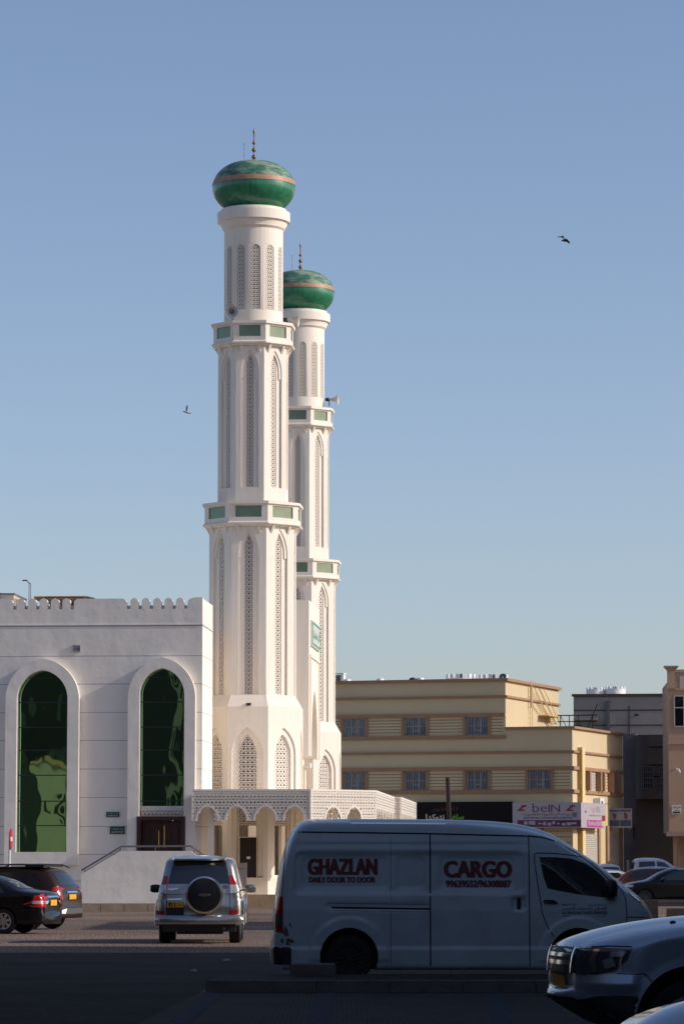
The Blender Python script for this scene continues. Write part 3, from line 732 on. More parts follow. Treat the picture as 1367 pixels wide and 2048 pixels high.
# loudspeaker horns
def horn(label, loc, direction, length, r, group='horn loudspeakers on the minarets'):
    root = empty('loudspeaker', label, 'loudspeaker', loc, 0, group)
    Q = Vector(direction).to_track_quat('Z', 'Y').to_matrix().to_4x4()
    prof = [(.05 * r / .25, 0), (.06 * r / .25, length * .25), (r * .38, length * .55), (r * .72, length * .85), (r, length)]
    mb = MB(); mb.lathe(prof + [(r * .97, length - .005), (r * .66, length * .83), (r * .3, length * .5), (.01, length * .3)], 24, Q, False); mb.build('horn', M_['horn'], root, smooth=50)
    mb = MB(); mb.lathe([(.02, length * .35), (r * .22, length * .62), (r * .2, length * .72), (.02, length * .75)], 16, Q); mb.build('horn_core', M_['horndark'], root, smooth=50)
    mb = MB(); mb.lathe([(.02, -.2), (.09, -.19), (.09, -.02), (.04, .0)], 14, Q); mb.tube([(0, 0, -.05), (0, 0, -.35)], .025, 6); mb.build('driver', M_['black'], root, smooth=50)
    return root
p = P(460, 622, D1 - 1.75)
horn('grey horn loudspeaker facing the camera below the niches of the nearer minaret', p + Vector((.1, .35, 0)), (-.12, -1, -.05), .42, .29)
p = P(596, 648, D1 + 1.2)
horn('horn loudspeaker sticking out on the right of the nearer minaret top balcony', (P(574, 640, D1 + 1).x, D1 + 1.4, P(574, 637, D1 + 1).z), (1, -.1, -.1), .5, .27)
horn('horn loudspeaker sticking out on the right of the farther minaret', P(658, 799, D2 - .3), (1, -.15, 0), .46, .27)

# ================================================================== PORTAL between the minarets
fp = Frame(617, 162.0, MY)
portal = empty('mosque_portal', 'tall white entrance portal with pointed arch and green calligraphy panel between the minarets', 'portal', fp.o, fp.a)
zt_ = fp.z(617, 1200); zo = fp.z(617, 1511); Lp = 6.4
z_gnd = .5
# local: x 0 is the lit face towards the right, the body runs back along y
Tp = Matrix.Rotation(pi / 2, 4, 'Z')      # facade plane of the lit face: u runs into the scene
def lit(px, py):                          # where a pixel lands on the lit face (plane local x = 0)
    r_ = ray(px, py); c_ = Vector((0, 0, EYE)); k_ = -(c_ - fp.o).dot(fp.t) / r_.dot(fp.t); p_ = c_ + r_ * k_
    return ((p_ - fp.o).dot(fp.n), p_.z)
mb = MB(); ac = Lp / 2 + .3; aw = 1.75
aa = arch(ac - aw, ac + aw, zo - .02, zo + .6, lit(628, 1380)[1], 16)
outer = [(0, zo), (ac - aw, zo), (ac - aw, zo)]
outer = [(0, zo)] + [(ac - aw, zo)] + list(reversed(aa[2:])) + [(ac + aw, zo), (Lp, zo), (Lp, zt_), (0, zt_)]
mb.flat(outer, [], 0, Tp); mb.rim([(ac - aw, zo)] + list(reversed(aa[2:])) + [(ac + aw, zo)], 0, 3.0, Tp, False, False)
mb.add([(0, 0, zo), (-3, 0, zo), (-3, 0, zt_), (0, 0, zt_)], [(3, 2, 1, 0)])
mb.add([(0, Lp, zo), (-3, Lp, zo), (-3, Lp, zt_), (0, Lp, zt_)], [(0, 1, 2, 3)])
mb.add([(0, 0, zt_), (0, Lp, zt_), (-3, Lp, zt_), (-3, 0, zt_)], [(0, 1, 2, 3)])
mb.box(-3.4, -3.0, .0, Lp, z_gnd, zt_ - .02)
mb.add([(0, 0, zo), (0, ac - aw, zo), (-3, ac - aw, zo), (-3, 0, zo)], [(0, 3, 2, 1)]); mb.add([(0, ac + aw, zo), (0, Lp, zo), (-3, Lp, zo), (-3, ac + aw, zo)], [(0, 3, 2, 1)])
mb.box(-3, -.35, .12, ac - aw - .12, zo - .4, zo - .001); mb.box(-3, -.6, .3, ac - aw - .3, z_gnd, zo - .4)
mb.box(-3, -.35, ac + aw + .12, Lp - .12, zo - .4, zo - .001); mb.box(-3, -.6, ac + aw + .3, Lp - .3, z_gnd, zo - .4)
mb.build('wall', M_['white'], portal)
mb = MB()   # raised rectangular frame around the arch
f0, f1, fz0, fz1 = .45, Lp - .3, zo + .001, lit(620, 1308)[1]
for a, b_, c, d_ in ((f0, f0 + .12, fz0, fz1), (f1 - .12, f1, fz0, fz1), (f0 + .12, f1 - .12, fz1 - .14, fz1)): mb.box(a, b_, -.07, -.001, c, d_, Tp)
mb.build('arch_frame', M_['white'], portal)
mb = MB(); u0, zc1_ = lit(621, 1239); zc0_ = zt_ - 4.4; u1 = Lp - u0; uu0, uu1 = .9, Lp - .55
ztp = lit(620.5, 1240)[1]; zpb = lit(620.5, 1291)[1]; hp = ztp - zpb
mb.box(uu0, uu1, -.10, -.001, zpb, ztp, Tp); mb.m = 1
for a, b_, c, d_ in ((uu0 + .08, uu1 - .08, ztp - .16, ztp - .06), (uu0 + .08, uu1 - .08, zpb + .06, zpb + .16), (uu0 + .08, uu0 + .3, zpb + .16, ztp - .16), (uu1 - .3, uu1 - .08, zpb + .16, ztp - .16)): mb.box(a, b_, -.115, -.101, c, d_, Tp)
pan = mb.build('calligraphy_panel', [M_['ink'], mat('tile_green', (.10, .34, .20), .5)], portal)
mb = MB(); letters(mb, arabic('الله نور السموات'), uu0 + .5, uu1 - .5, zpb + .25, ztp - .25, lambda u_, q_: Tp @ Vector((u_, -.12, q_)), .01); mb.build('lettering', pan.data.materials[1], pan)

# ================================================================== CANOPY (pierced fascia with small pointed arches)
th = R(-MY)
A0 = Vector((P(383, HOR, 139.6).x, 139.6)); tl = Vector((cos(th), -sin(th))); tn = Vector((sin(th), cos(th)))
def solve(p0, d, px):    # walk from p0 along d until the plan point sits at photo column px
    k = (px - CX) / 6990.0; L_ = (k * p0.y - p0.x) / (d.x - k * d.y); return p0 + d * L_
B0 = solve(A0, tl, 620.5); d45 = Vector((cos(R(41)), sin(R(41)))); C0 = solve(B0, d45, 750); D0 = solve(C0, tn, 786.5); E0 = solve(D0, tl, 799.5); F0 = solve(E0, tn, 830)
H0 = F0 - tl * 5.5
cz1, cz0 = P(383, 1578.5, 139.6).z, P(383, 1641.5, 139.6).z; atip = P(383, 1610.5, 139.6).z
canopy = empty('entrance_canopy', 'white pierced canopy with small pointed arches around the foot of the minarets', 'canopy', (A0.x, A0.y, 0), 0)
def fascia(p, q, narch, margin, back=False):
    d = q - p; L_ = d.length; a = atan2(d.y, d.x); T = Matrix.Translation((p.x - A0.x, p.y - A0.y, 0)) @ Matrix.Rotation(a, 4, 'Z')
    mb = MB(); bites = []; pit = (L_ - 2 * margin) / max(narch, 1) if narch else 0
    for i in range(narch):
        c = margin + (i + .5) * pit; hw = pit * .38 if pit < 1.3 else .42; bites.append((c - hw, c + hw))
    arcs = [arch(a_, b_, cz0 - .01, cz0 + .05, atip, 9) for a_, b_ in bites]
    fns = [inside_arch(a_ + .01, b_ - .01, cz0 - .2, cz0 + .05, atip - .02) for a_, b_ in bites]
    def ins(x_, z_): return not any(f_(x_, z_) for f_ in fns)
    lattice(mb, ins, .05, L_ - .05, cz0 + .05, cz1 - .07, .155, .235, .052, -.03, .03, T, 1)
    mb.box(0, L_, -.04, .05, cz1 - .07, cz1, T); mb.box(0, .05, -.038, .045, cz0, cz1 - .07, T); mb.box(L_ - .05, L_, -.038, .045, cz0, cz1 - .07, T)
    xs = [0.0] + [v for b_ in bites for v in b_] + [L_]
    for i in range(0, len(xs), 2): mb.box(xs[i], xs[i + 1], -.039, .046, cz0, cz0 + .05, T)
    for arc in arcs:
        pts = arc[1:] + [arc[0]]
        for u, v in zip(pts, pts[1:]): mb.bar(u, v, .075, -.042, .05, T)
    if back:
        top = [(L_, cz0 + .02), (L_, cz1 - .07), (0, cz1 - .07), (0, cz0 + .02)]; low_ = []
        for arc in arcs: low_ += [p_ for p_ in [arc[0]] + list(reversed(arc[2:]))]
        low_ = [(a, max(b_, cz0 + .02)) for a, b_ in low_]
        mb.m = 1
        mb.flat([(0, cz0 + .02)] + low_ + [(L_, cz0 + .02), (L_, cz1 - .07), (0, cz1 - .07)], [], .16, T)
    mb.m = 0
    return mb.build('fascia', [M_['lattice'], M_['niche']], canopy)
fascia(A0, B0, 4, .05, True); fascia(B0, C0, 2, .62); fascia(C0, D0, 12, .15, True); fascia(D0, E0, 0, 0); fascia(E0, F0, 12, .15, True); fascia(F0, H0, 0, .1)
ring = [A0 + tl * .06 + tn * .06, B0 + tn * .06, C0 - tl * .06, D0 - tl * .06 - tn * .05, E0 - tl * .06, F0 - tl * .06 - tn * .06, H0 - tn * .05, Vector((-3.0, H0.y - 1)), Vector((-3.9, 150.0)), Vector((-5.5, 141.0)), Vector((-6.0, 140.4))]
loc2 = [(p_.x - A0.x, p_.y - A0.y) for p_ in ring]; tr = tessellate_polygon([[Vector((a, b_, 0)) for a, b_ in loc2]]); k = len(ring)
mb = MB(); mb.add([(a, b_, z_) for z_ in (cz1 - .34, cz1 - .2) for a, b_ in loc2], [tuple(t) for t in tr] + [tuple(i + k for i in t) for t in tr] + [(i, (i + 1) % k, (i + 1) % k + k, i + k) for i in range(k)]); mb.build('roof', M_['white'], canopy, merge=True)
for p_ in (A0 + tl * .75 + tn * .35, B0 + tl * -.1 + tn * .5, C0 - tl * .35 + tn * .2, D0 - tl * .35 - tn * .3, F0 - tl * .4 - tn * .4, C0 + tn * 6.8 - tl * .35):
    mb = MB(Matrix.Translation((p_.x - A0.x, p_.y - A0.y, 0))); mb.box(-.10, .10, -.10, .10, .29 if p_.y < 144 and p_.x < -4 else 0.001, cz1 - .345); mb.build('column', M_['white'], canopy)
p = P(692, 1577, 150)
r = empty('bent_pipe', 'thin dark bent pipe on top of the pierced canopy', 'pipe', (p.x, p.y, cz1 - .2))
mb = MB(); mb.tube([(0, 0, 0), (-.02, 0, .12), (.0, 0, .28), (.12, 0, .36), (.26, 0, .34), (.34, 0, .26)], .02, 6); mb.build('pipe', M_['metal'], r)

# white notice board by the minaret door
p = P(483, 1790, 143.3)
r = empty('notice_board', 'white upright notice board on posts beside the dark minaret door', 'notice board', (p.x, 143.3, .29), R(-4))
x0, x1 = -.32, .20; z1, z0 = P(483, 1726, 143.3).z - .29, P(483, 1775, 143.3).z - .29
mb = MB(); mb.box(x0, x1 - .03, -.02, .02, z0, z1); mb.build('board', M_['signw'], r)
mb = MB(); mb.box(x1 - .03, x1 + .02, -.035, .035, 0.0, z1 + .02); mb.box(x0 - .04, x0, -.035, .035, 0.0, z1 + .02); mb.build('post', M_['alum'], r)
mb = MB(); letters(mb, arabic('مدخل النساء'), x0 + .08, x1 - .1, z1 - .28, z1 - .16, lambda u, q: (u, -.024, q), .01); mb.build('lettering', M_['signdark'], r)

# red and white road sign seen nearly edge-on at far left
p = G(22, 1822); d = 118.0; p = P(22, HOR, d)
r = empty('road_sign', 'red and white road sign on a white post seen almost edge-on at far left', 'road sign', (p.x, d, 0), R(89))
z1, z0 = P(22, 1657, d).z, P(22, 1699, d).z; zc, rr = (z1 + z0) / 2, (z1 - z0) / 2
T = Matrix.Translation((0, 0, zc)) @ Matrix.Rotation(pi / 2, 4, 'X')
mb = MB(); mb.lathe([(.001, -.015), (rr, -.015), (rr, .015), (.001, .015)], 32, T); mb.build('sign_plate', M_['signred'], r, smooth=30)
mb = MB(); mb.box(-rr * .75, rr * .75, -.02, .02, zc - .07, zc + .07); mb.build('white_bar', M_['ink'], r)
mb = MB(); mb.tube([(0, .045, 0), (0, .045, z1 - .1)], .035, 10); mb.build('post', M_['tank'], r)

# ================================================================== SHOP BUILDING (beige, three storeys)
fb = Frame(1145, 205, -19)
shop = empty('shop_building', 'beige building with brown bands, barred windows and ground floor shops', 'building', fb.o, fb.a)
X, Z = fb.x, fb.z
def side(px, py, xl=0.0, f=None):
    f = f or fb; r_ = ray(px, py); c_ = Vector((0, 0, EYE)); k_ = (xl - (c_ - f.o).dot(f.t)) / r_.dot(f.t); p_ = c_ + r_ * k_
    return ((p_ - f.o).dot(f.n), p_.z)
zL = Z(1145, 1453); zU = Z(1010, 1357.5); xU = X(1010, 1400); xW = X(560, 1400)
dL = side(1243, 1466)[0]; dU = side(1116, 1376, xU)[0]
mb = MB()
winx = [(X(687, 1450), X(731, 1450)), (X(808, 1450), X(852, 1450)), (X(931, 1450), X(975.5, 1450)), (X(1055, 1450), X(1101, 1450))]
wu = (Z(731, 1473), Z(731, 1435)); wl = (Z(731, 1577), Z(731, 1543))
wuz = (Z(953, 1470), Z(953, 1434)); wlz = (Z(953, 1579), Z(953, 1541.5))
holes = [[(a, wlz[0]), (b, wlz[0]), (b, wlz[1]), (a, wlz[1])] for a, b in winx] + [[(a, wuz[0]), (b, wuz[0]), (b, wuz[1]), (a, wuz[1])] for a, b in winx[:3]]
mb.flat([(xW, 0), (0, 0), (0, zL), (xU, zL), (xU, zU), (xW, zU)], holes, 0)
for h_ in holes: mb.rim(h_, 0, .22, None, True)
mb.add([(0, 0, 0), (0, dL, 0), (0, dL, zL), (0, 0, zL)], [(0, 1, 2, 3)])
mb.add([(xU, 0, zL - .9), (xU, dU, zL - .9), (xU, dU, zU), (xU, 0, zU)], [(0, 1, 2, 3)])
mb.add([(xU, 0.3, zL - .9), (0, .3, zL - .9), (0, dL, zL - .9), (xU, dL, zL - .9)], [(0, 1, 2, 3)])
mb.add([(xU, .3, zL - .9), (0, .3, zL - .9), (0, .3, zL), (xU, .3, zL)], [(3, 2, 1, 0)])
mb.add([(-.3, .3, zL - .9), (-.3, dL, zL - .9), (-.3, dL, zL), (-.3, .3, zL)], [(3, 2, 1, 0)])
mb.add([(xW, .3, zU - .7), (xU, .3, zU - .7), (xU, dU, zU - .7), (xW, dU, zU - .7)], [(0, 1, 2, 3)])
mb.add([(xW, dU, 0), (xU, dU, 0), (xU, dU, zU), (xW, dU, zU)], [(3, 2, 1, 0)]); mb.add([(xU, dL, 0), (0, dL, 0), (0, dL, zL), (xU, dL, zL)], [(3, 2, 1, 0)])
mb.m = 1
def groove(a, b, z_, d0=-.004): mb.box(a, b, d0, .003, z_ - .02, z_ + .02)
gaps = [(xW, winx[0][0]), (winx[0][1], winx[1][0]), (winx[1][1], winx[2][0]), (winx[2][1], xU)]
for a, b in gaps:
    for k in range(1, 6): groove(a + .14, b - .14, wuz[0] + (wuz[1] - wuz[0]) * k / 6 + .02)
for a, b in [(xW, winx[0][0]), (winx[0][1], winx[1][0]), (winx[1][1], winx[2][0]), (winx[2][1], winx[3][0]), (winx[3][1], 0)]:
    for k in range(1, 6): groove(a + .14, b - .14, wlz[0] + (wlz[1] - wlz[0]) * k / 6)
for k in range(1, 6):
    z_ = wlz[0] + (wlz[1] - wlz[0]) * k / 6; mb.box(-.003, .004, 1.9, dL - .3, z_ - .02, z_ + .02)
for k in range(14):
    z_ = .3 + k * .34; mb.box(X(1080, 1700), -.05, -.004, .003, z_ - .02, z_ + .02)
    mb.box(-.003, .004, 5.0, 6.3, z_ - .02, z_ + .02)
mb.build('wall', [M_['beige'], M_['groove']], shop)
def band(z0, z1, xa, xb, dside, out=.14, xs=0.0):
    m = MB(); m.box(xa, xs + out, -out, -.001, z0, z1)
    if dside: m.box(xs + .001, xs + out, -.001, dside, z0, z1)
    m.build('band', M_['brown'], shop)
band(Z(1010, 1362), Z(1010, 1357) + .02, xW, xU, dU, .2, xU)
band(Z(1010, 1395), Z(1010, 1390.5), xW, xU, dU, .14, xU)
def band2(pa, pb, xa, xb):
    m = MB(); m.box(xa, xb, -.14, -.001, pb, pa); m.build('band', M_['brown'], shop)
band2(wuz[1] + .22, wuz[1] + .02, xW, xU); band2(wuz[0] - .02, wuz[0] - .22, xW, xU)
band(Z(1145, 1457), zL + .02, xU + .01, 0, dL, .2)
band(Z(1145, 1505), Z(1145, 1500.5), xW, 0, dL, .14)
band(wlz[1] + .02, wlz[1] + .22, xW, 0, dL, .14); band(wlz[0] - .24, wlz[0] - .03, xW, 0, dL, .14)
# windows: copies of one
def make_window(a, z0, wv, h, parent):
    m = MB(); m.plate([(-.16, -.02), (wv + .16, -.02), (wv + .16, h + .02), (-.16, h + .02)], -.1, .05, [[(0, 0), (wv, 0), (wv, h), (0, h)]]); wn = m.build('window', M_['brown'], parent)
    m = MB(); m.flat([(0, 0), (wv, 0), (wv, h), (0, h)], [], .16); p_ = m.build('pane', M_['bluepane'], wn)
    m = MB()
    for t in (0, .37, .63, 1): m.box(wv * t - .03 + (.03 if t == 0 else -.03 if t == 1 else 0), wv * t + .03 + (.03 if t == 0 else -.03 if t == 1 else 0), .10, .155, 0, h)
    m.box(.06, wv - .06, .10, .154, h - .05, h); m.box(.06, wv - .06, .1, .154, 0, .05); m.box(wv * .37 + .03, wv * .63 - .03, .1, .153, h * .24, h * .24 + .05)
    m.build('frame', M_['alum'], wn)
    m = MB()
    for k in range(1, 13): m.box(wv * k / 13 - .011, wv * k / 13 + .011, .03, .05, .0, h)
    m.box(0, wv, .05, .06, h * .5 - .01, h * .5 + .01); m.build('grille', M_['alum'], wn)
    return wn
wproto = make_window(0, 0, winx[2][1] - winx[2][0], wlz[1] - wlz[0], shop)
kids = [o for o in COL.objects if o.parent == wproto]
spots = [(a, wlz[0]) for a, b in winx] + [(a, wuz[0]) for a, b in winx[:3]]
for i, (a, z_) in enumerate(spots):
    if i == 0: wproto.location = (a, 0, z_); continue
    c = wproto.copy(); COL.objects.link(c); c.parent = shop; c.location = (a, 0, z_)
    for q in kids: g_ = q.copy(); COL.objects.link(g_); g_.parent = c
# right side: fins, window, lattice pilaster
zsl, zsh = wlz[0] - .03, wlz[1] + .02
for pa, pb in ((1168, 1178), (1190, 1195), (1197, 1201), (1214, 1221), (1228, 1232)):
    d0 = side(pa, 1560)[0]; d1 = side(pb, 1560, .3)[0]
    m = MB(); m.box(.001, .34, d0, d0 + .28, zsl, zsh); m.build('fin', M_['brown'], shop)
m = MB(); d0 = side(1168, 1560)[0]; 
for a in (side(1179, 1560)[0], side(1221, 1560)[0]): m = MB(); m.add([(.006, a, zsl + .1), (.006, a + 1.0, zsl + .1), (.006, a + 1.0, zsh - .1), (.006, a, zsh - .1)], [(0, 1, 2, 3)]); m.build('side_pane', M_['alum'], shop)
d0 = side(1154, 1560)[0]; zp = side(1158, 1494, .2)[1]
m = MB(); m.box(.001, .30, d0, d0 + .62, 0, zp); m.build('pilaster', mat('pilaster_cream', (.70, .56, .30), .8), shop)
m = MB(); lattice(m, lambda a, b: True, .02, .28, .1, zp - .15, .13, .16, .04, d0 - .04, d0 - .001, None, 0); m.build('lattice_screen', M_['gold'], shop)
# ground floor shutters on both fronts
def shutter(T, wv, h):
    m = MB(T); n_ = int(h / .11)
    for k in range(n_): z_ = k * h / n_; m.add([(0, -.005, z_), (wv, -.005, z_), (wv, -.03, z_ + h / n_ * .5), (0, -.03, z_ + h / n_ * .5), (wv, -.005, z_ + h / n_), (0, -.005, z_ + h / n_)], [(0, 1, 2, 3), (3, 2, 4, 5)])
    return m.build('shutter', M_['shutter'], shop)
TS = Matrix.Rotation(pi / 2, 4, 'Z')     # u runs along the side wall, outwards is +x
zsh2 = side(1180, 1667)[1]
s1a, s1b = side(1169, 1700)[0], side(1193, 1700)[0]; s2a, s2b = side(1214, 1700)[0], side(1237, 1700)[0]
shutter(TS @ Matrix.Translation((s1a, 0, .2)), s1b - s1a, zsh2 - .2); shutter(TS @ Matrix.Translation((s2a, 0, .2)), s2b - s2a, zsh2 - .2)
for a, b in ((s1b, s1b + .45), (s2a - .5, s2a - .02), (s2b, s2b + .5)):
    m = MB(); m.box(.001, .12, a + .02, b, .2, zsh2 + .5); m.build('pier', M_['brown'], shop)
for a, b in ((X(1010, 1690), X(1075, 1690)), (X(900, 1690), X(1000, 1690)), (X(790, 1690), X(885, 1690))): shutter(Matrix.Translation((a, 0, .2)), b - a, 3.4)
m = MB(); m.box(X(1076, 1690), X(1084, 1690), -.1, -.001, .2, 4.0); m.build('pier', M_['brown'], shop)
# outside stair and ladder on the upper block
m = MB(); dA, zA = side(1062, 1368, xU); dB, zB = side(1096, 1448, xU)
for dd in (0, .9):
    m.tube([(xU + .2, dA + dd, zA - .25), (xU + .2, dB + dd, zB)], .026, 5); m.tube([(xU + .5, dA + dd, zA - .25), (xU + .5, dB + dd, zB)], .026, 5)
for k in range(12): t = k / 11; m.box(xU + .2, xU + .5, dA + (dB - dA) * t - .08, dA + (dB - dA) * t + .1, zA - 1.1 + (zB - zA + 1.1) * t, zA - 1.07 + (zB - zA + 1.1) * t)
m.build('stair', M_['beige'], shop)
m = MB(); dA, zA = side(1056, 1400, xU); 
for dd in (0, .42): m.tube([(xU + .12, dA + dd, zL - .85), (xU + .12, dA + dd, zU + .1)], .022, 5)
for k in range(14): m.tube([(xU + .12, dA, zL - .8 + k * .32), (xU + .12, dA + .42, zL - .8 + k * .32)], .014, 4)
m.box(xU + .145, xU + .22, dA - .08, dA - .0, zU - 1.5, zU - .1)
m.build('ladder', M_['beige'], shop)
m = MB(); dA, zA = side(1075, 1430, xU); m.box(xU + .01, xU + .7, dA, dA + 2.8, zA - .06, zA); m.box(xU + .005, xU + .03, dA + 2.0, dA + 2.8, zL - .9, zA - .6); m.build('door_canopy', M_['gold'], shop)

# signs over the shops
def signbox(name, label, xa, xb, z0, z1, d0, d1, matf, group='shop signs'):
    r = empty(name, label, 'shop sign', fb.o + fb.t * xa + fb.n * d1 + Vector((0, 0, z0)), fb.a, group)
    wv, h = xb - xa, z1 - z0
    m = MB(); m.box(0, wv, d0 - d1, 0, 0, h); m.build('sign_box', matf, r); return r, wv, h, d0 - d1
zs1, zs0 = Z(900, 1604), Z(900, 1652)
xa, xb = X(828, 1620, -.4), X(1021.5, 1620, -.4)
r, wv, h, fz = signbox('shop_sign', 'long black shop sign with white and green Arabic lettering', xa, xb, zs0, zs1, -.4, -.002, M_['signdark'])
def px2u(px): return X(px, 1630, -.4) - xa
def py2w(px, py): return fb.z(px, py, -.4) - zs0
m = MB(); letters(m, arabic('نتوكدا'), px2u(851), px2u(888), py2w(870, 1643), py2w(870, 1628), lambda u, q: (u, fz - .012, q), .02); m.build('white_lettering', M_['ink'], r)
m = MB(); letters(m, arabic('سلفي'), px2u(893), px2u(927), py2w(910, 1643), py2w(910, 1628), lambda u, q: (u, fz - .012, q), .02); m.build('green_lettering', M_['lime'], r)
m = MB(); letters(m, arabic('للعطور'), px2u(862), px2u(915), py2w(890, 1623), py2w(890, 1613), lambda u, q: (u, fz - .012, q), .01); letters(m, arabic('شاي'), px2u(831), px2u(838), py2w(835, 1636), py2w(835, 1626), lambda u, q: (u, fz - .012, q)); m.build('red_lettering', M_['dimred'], r)

xa, xb = X(1024, 1620, -.55), X(1161, 1620, -.55)
zc1, zc0 = Z(1161, 1604.5) , Z(1161, 1655)
zc1 = fb.z(1161, 1604.5, -.55); zc0 = fb.z(1161, 1655, -.55)
r, wv, h, fz = signbox('shop_sign', 'white and purple electronics shop sign wrapped around the building corner', xa, xb, zc0, zc1, -.55, -.002, M_['signw'])
def U(px): return X(px, 1630, -.55) - xa
def Wz(px, py): return fb.z(px, py, -.55) - zc0
m = MB(); m.box(.3, wv, fz - .008, fz - .001, .05, h * .30); m.build('purple_strip', M_['purple'], r)
m = MB()
f_ = lambda u, q: (u, fz - .012, q)
letters(m, 'be', U(1064), U(1093), Wz(1080, 1624), Wz(1080, 1606.5), f_, -.01); letters(m, 'I', U(1096), U(1098.5), Wz(1097, 1624), Wz(1097, 1609), f_); letters(m, 'N', U(1101), U(1119), Wz(1110, 1623.5), Wz(1110, 1609), f_, -.005)
m.build('black_lettering', M_['purple'], r)
m = MB(); letters(m, arabic('بيع اصلاح الأجهزة الالكترونية'), U(1045), U(1141), Wz(1090, 1633), Wz(1090, 1625), f_, .01)
# little drawings of parts and tools either side
for c_, sx in ((1042, 1), (1139, 1)):
    m.box(U(c_ - 8), U(c_ + 6), fz - .012, fz - .004, Wz(c_, 1622), Wz(c_, 1619)); m.bar((U(c_ - 4), Wz(c_, 1619)), (U(c_ + 6), Wz(c_, 1611)), .12, fz - .012, fz - .004); m.bar((U(c_), Wz(c_, 1612)), (U(c_ + 10), Wz(c_, 1612)), .1, fz - .013, fz - .004)
m.build('red_lettering', M_['redink'], r)
m = MB(); letters(m, 'ELECTRONIC GOODS SALE & SERVICE', U(1046), U(1143), Wz(1090, 1637.5), Wz(1090, 1633.8), f_, .02)
for k in range(3): m.box(U(1144 + k * 3), U(1145.6 + k * 3), fz - .012, fz - .004, Wz(1145, 1634), Wz(1145, 1625))
m.build('blue_lettering', M_['signblue'], r)
m = MB(); random.seed(5)
for k in range(11):
    u0 = .7 + k * (wv - 1) / 11; m = MB(); m.box(u0, u0 + random.uniform(.1, .3), fz - .014, fz - .009, h * random.uniform(.08, .14), h * random.uniform(.18, .27)); m.build('product_picture', M_['signw'], r)
# side face of the corner sign
sd = side(1210, 1630, wv + xa)[0]
m = MB(); m.box(wv + .001, wv + .003 + .001, -.0, sd, 0, h); m.box(wv - (wv + xa) + .0, wv - .001, .001, sd, 0.001, h - .001)
m.build('side_panel', M_['signw'], r)
SX = wv + .006
fs_ = lambda u, q: (SX + .006, u, q)
Lx = sd
m = MB(); m.box(SX, SX + .004, Lx * .14, Lx * .86, .04, h * .32); m.build('side_purple_strip', mat('sign_magenta', (.42, .06, .30), .5, var=.2, vscale=4), r)
m = MB(); letters(m, 'beIN', Lx * .36, Lx * .72, h * .62, h * .88, fs_, -.03); m.box(SX, SX + .004, Lx * .06, Lx * .12, h * .6, h * .68); m.build('side_lettering', M_['purple'], r)
m = MB(); letters(m, arabic('اصلاح الأجهزة'), Lx * .24, Lx * .76, h * .44, h * .56, fs_, .01); m.box(SX, SX + .005, Lx * .82, Lx * .98, h * .30, h * .52); m.build('side_red_lettering', M_['redink'], r)
m = MB(); 
for k in range(7): m = MB(); m.box(SX + .005, SX + .01, Lx * (.2 + k * .09), Lx * (.25 + k * .09), h * .1, h * random.uniform(.2, .28)); m.build('product_picture', M_['signw'], r)
m = MB(); m.box(SX + .005, SX + .008, Lx * .82, Lx * .97, h * .1, h * .28); m.build('side_lime_patch', mat('sign_yellow', (.55, .55, .08), .5), r)

d_ = side(1216, 1630, .4)[0]
fs2 = Frame(1215, 205 + 8.0, -12)
r = empty('shop_sign', 'blue and white hanging box sign in the shade past the corner sign', 'shop sign', fs2.o + Vector((0, 0, fs2.z(1215, 1656))), fs2.a, 'shop signs')
wv = fs2.x(1262, 1630); h = fs2.z(1215, 1617) - fs2.z(1215, 1656)
m = MB(); m.box(0, wv, 0, .25, 0, h); m.build('sign_box', mat('grey_sign_face', (.26, .25, .27), .5), r)
for a, b in ((.06, wv / 2 - .03), (wv / 2 + .03, wv - .06)):
    for c, d__ in ((.1, .4), (.84, .93)): m = MB(); m.box(a, b, -.012, -.002, h * c, h * d__); m.build('blue_strip', M_['signblue'], r)
m = MB(); letters(m, arabic('خياطة'), .1, wv / 2 - .08, h * .2, h * .33, lambda u, q: (u, -.016, q)); letters(m, arabic('رجالية'), wv / 2 + .08, wv - .1, h * .2, h * .33, lambda u, q: (u, -.016, q)); m.build('lettering', M_['signw'], r) if False else None
m = MB(); cx = wv * .27
m.flat([(cx - .14, h * .8), (cx - .02, h * .45), (cx + .1, h * .45), (cx + .16, h * .8), (cx + .05, h * .72)], [], -.01); cx = wv * .75
m.flat([(cx - .1, h * .75), (cx - .07, h * .48), (cx + .07, h * .44), (cx + .12, h * .62), (cx, h * .82)], [], -.01); m.build('figures', mat('sign_maroon', (.12, .03, .06), .6), r)
m = MB(); m.tube([(.15, .12, 0), (.15, .12, -.2)], .02, 5); m.tube([(wv - .15, .12, 0), (wv - .15, .12, -.2)], .02, 5); m.tube([(wv * .5, .25, h * .5), (wv * .5, 1.2, h * .5)], .03, 5); m.build('bracket', M_['rail'], r)
# air conditioner beside the corner sign
d_, z0 = side(1197, 1618, .35); d2, z1 = side(1206, 1597, .35)
p = fb.o + fb.t * .02 + fb.n * (d_)
r = empty('air_conditioner', 'white outdoor air conditioner above the side of the corner sign', 'air conditioner', (p.x, p.y, z0), fb.a)
m = MB(); m.box(0, .4, 0, .95, 0, z1 - z0); m.build('casing', M_['tank'], r)
m = MB(Matrix.Translation((.405, .4, .3)) @ Matrix.Rotation(pi / 2, 4, 'Y')); m.lathe([(.2, 0), (.2, .012), (.17, .016)], 16); m.build('fan_grille', M_['rail'], r)

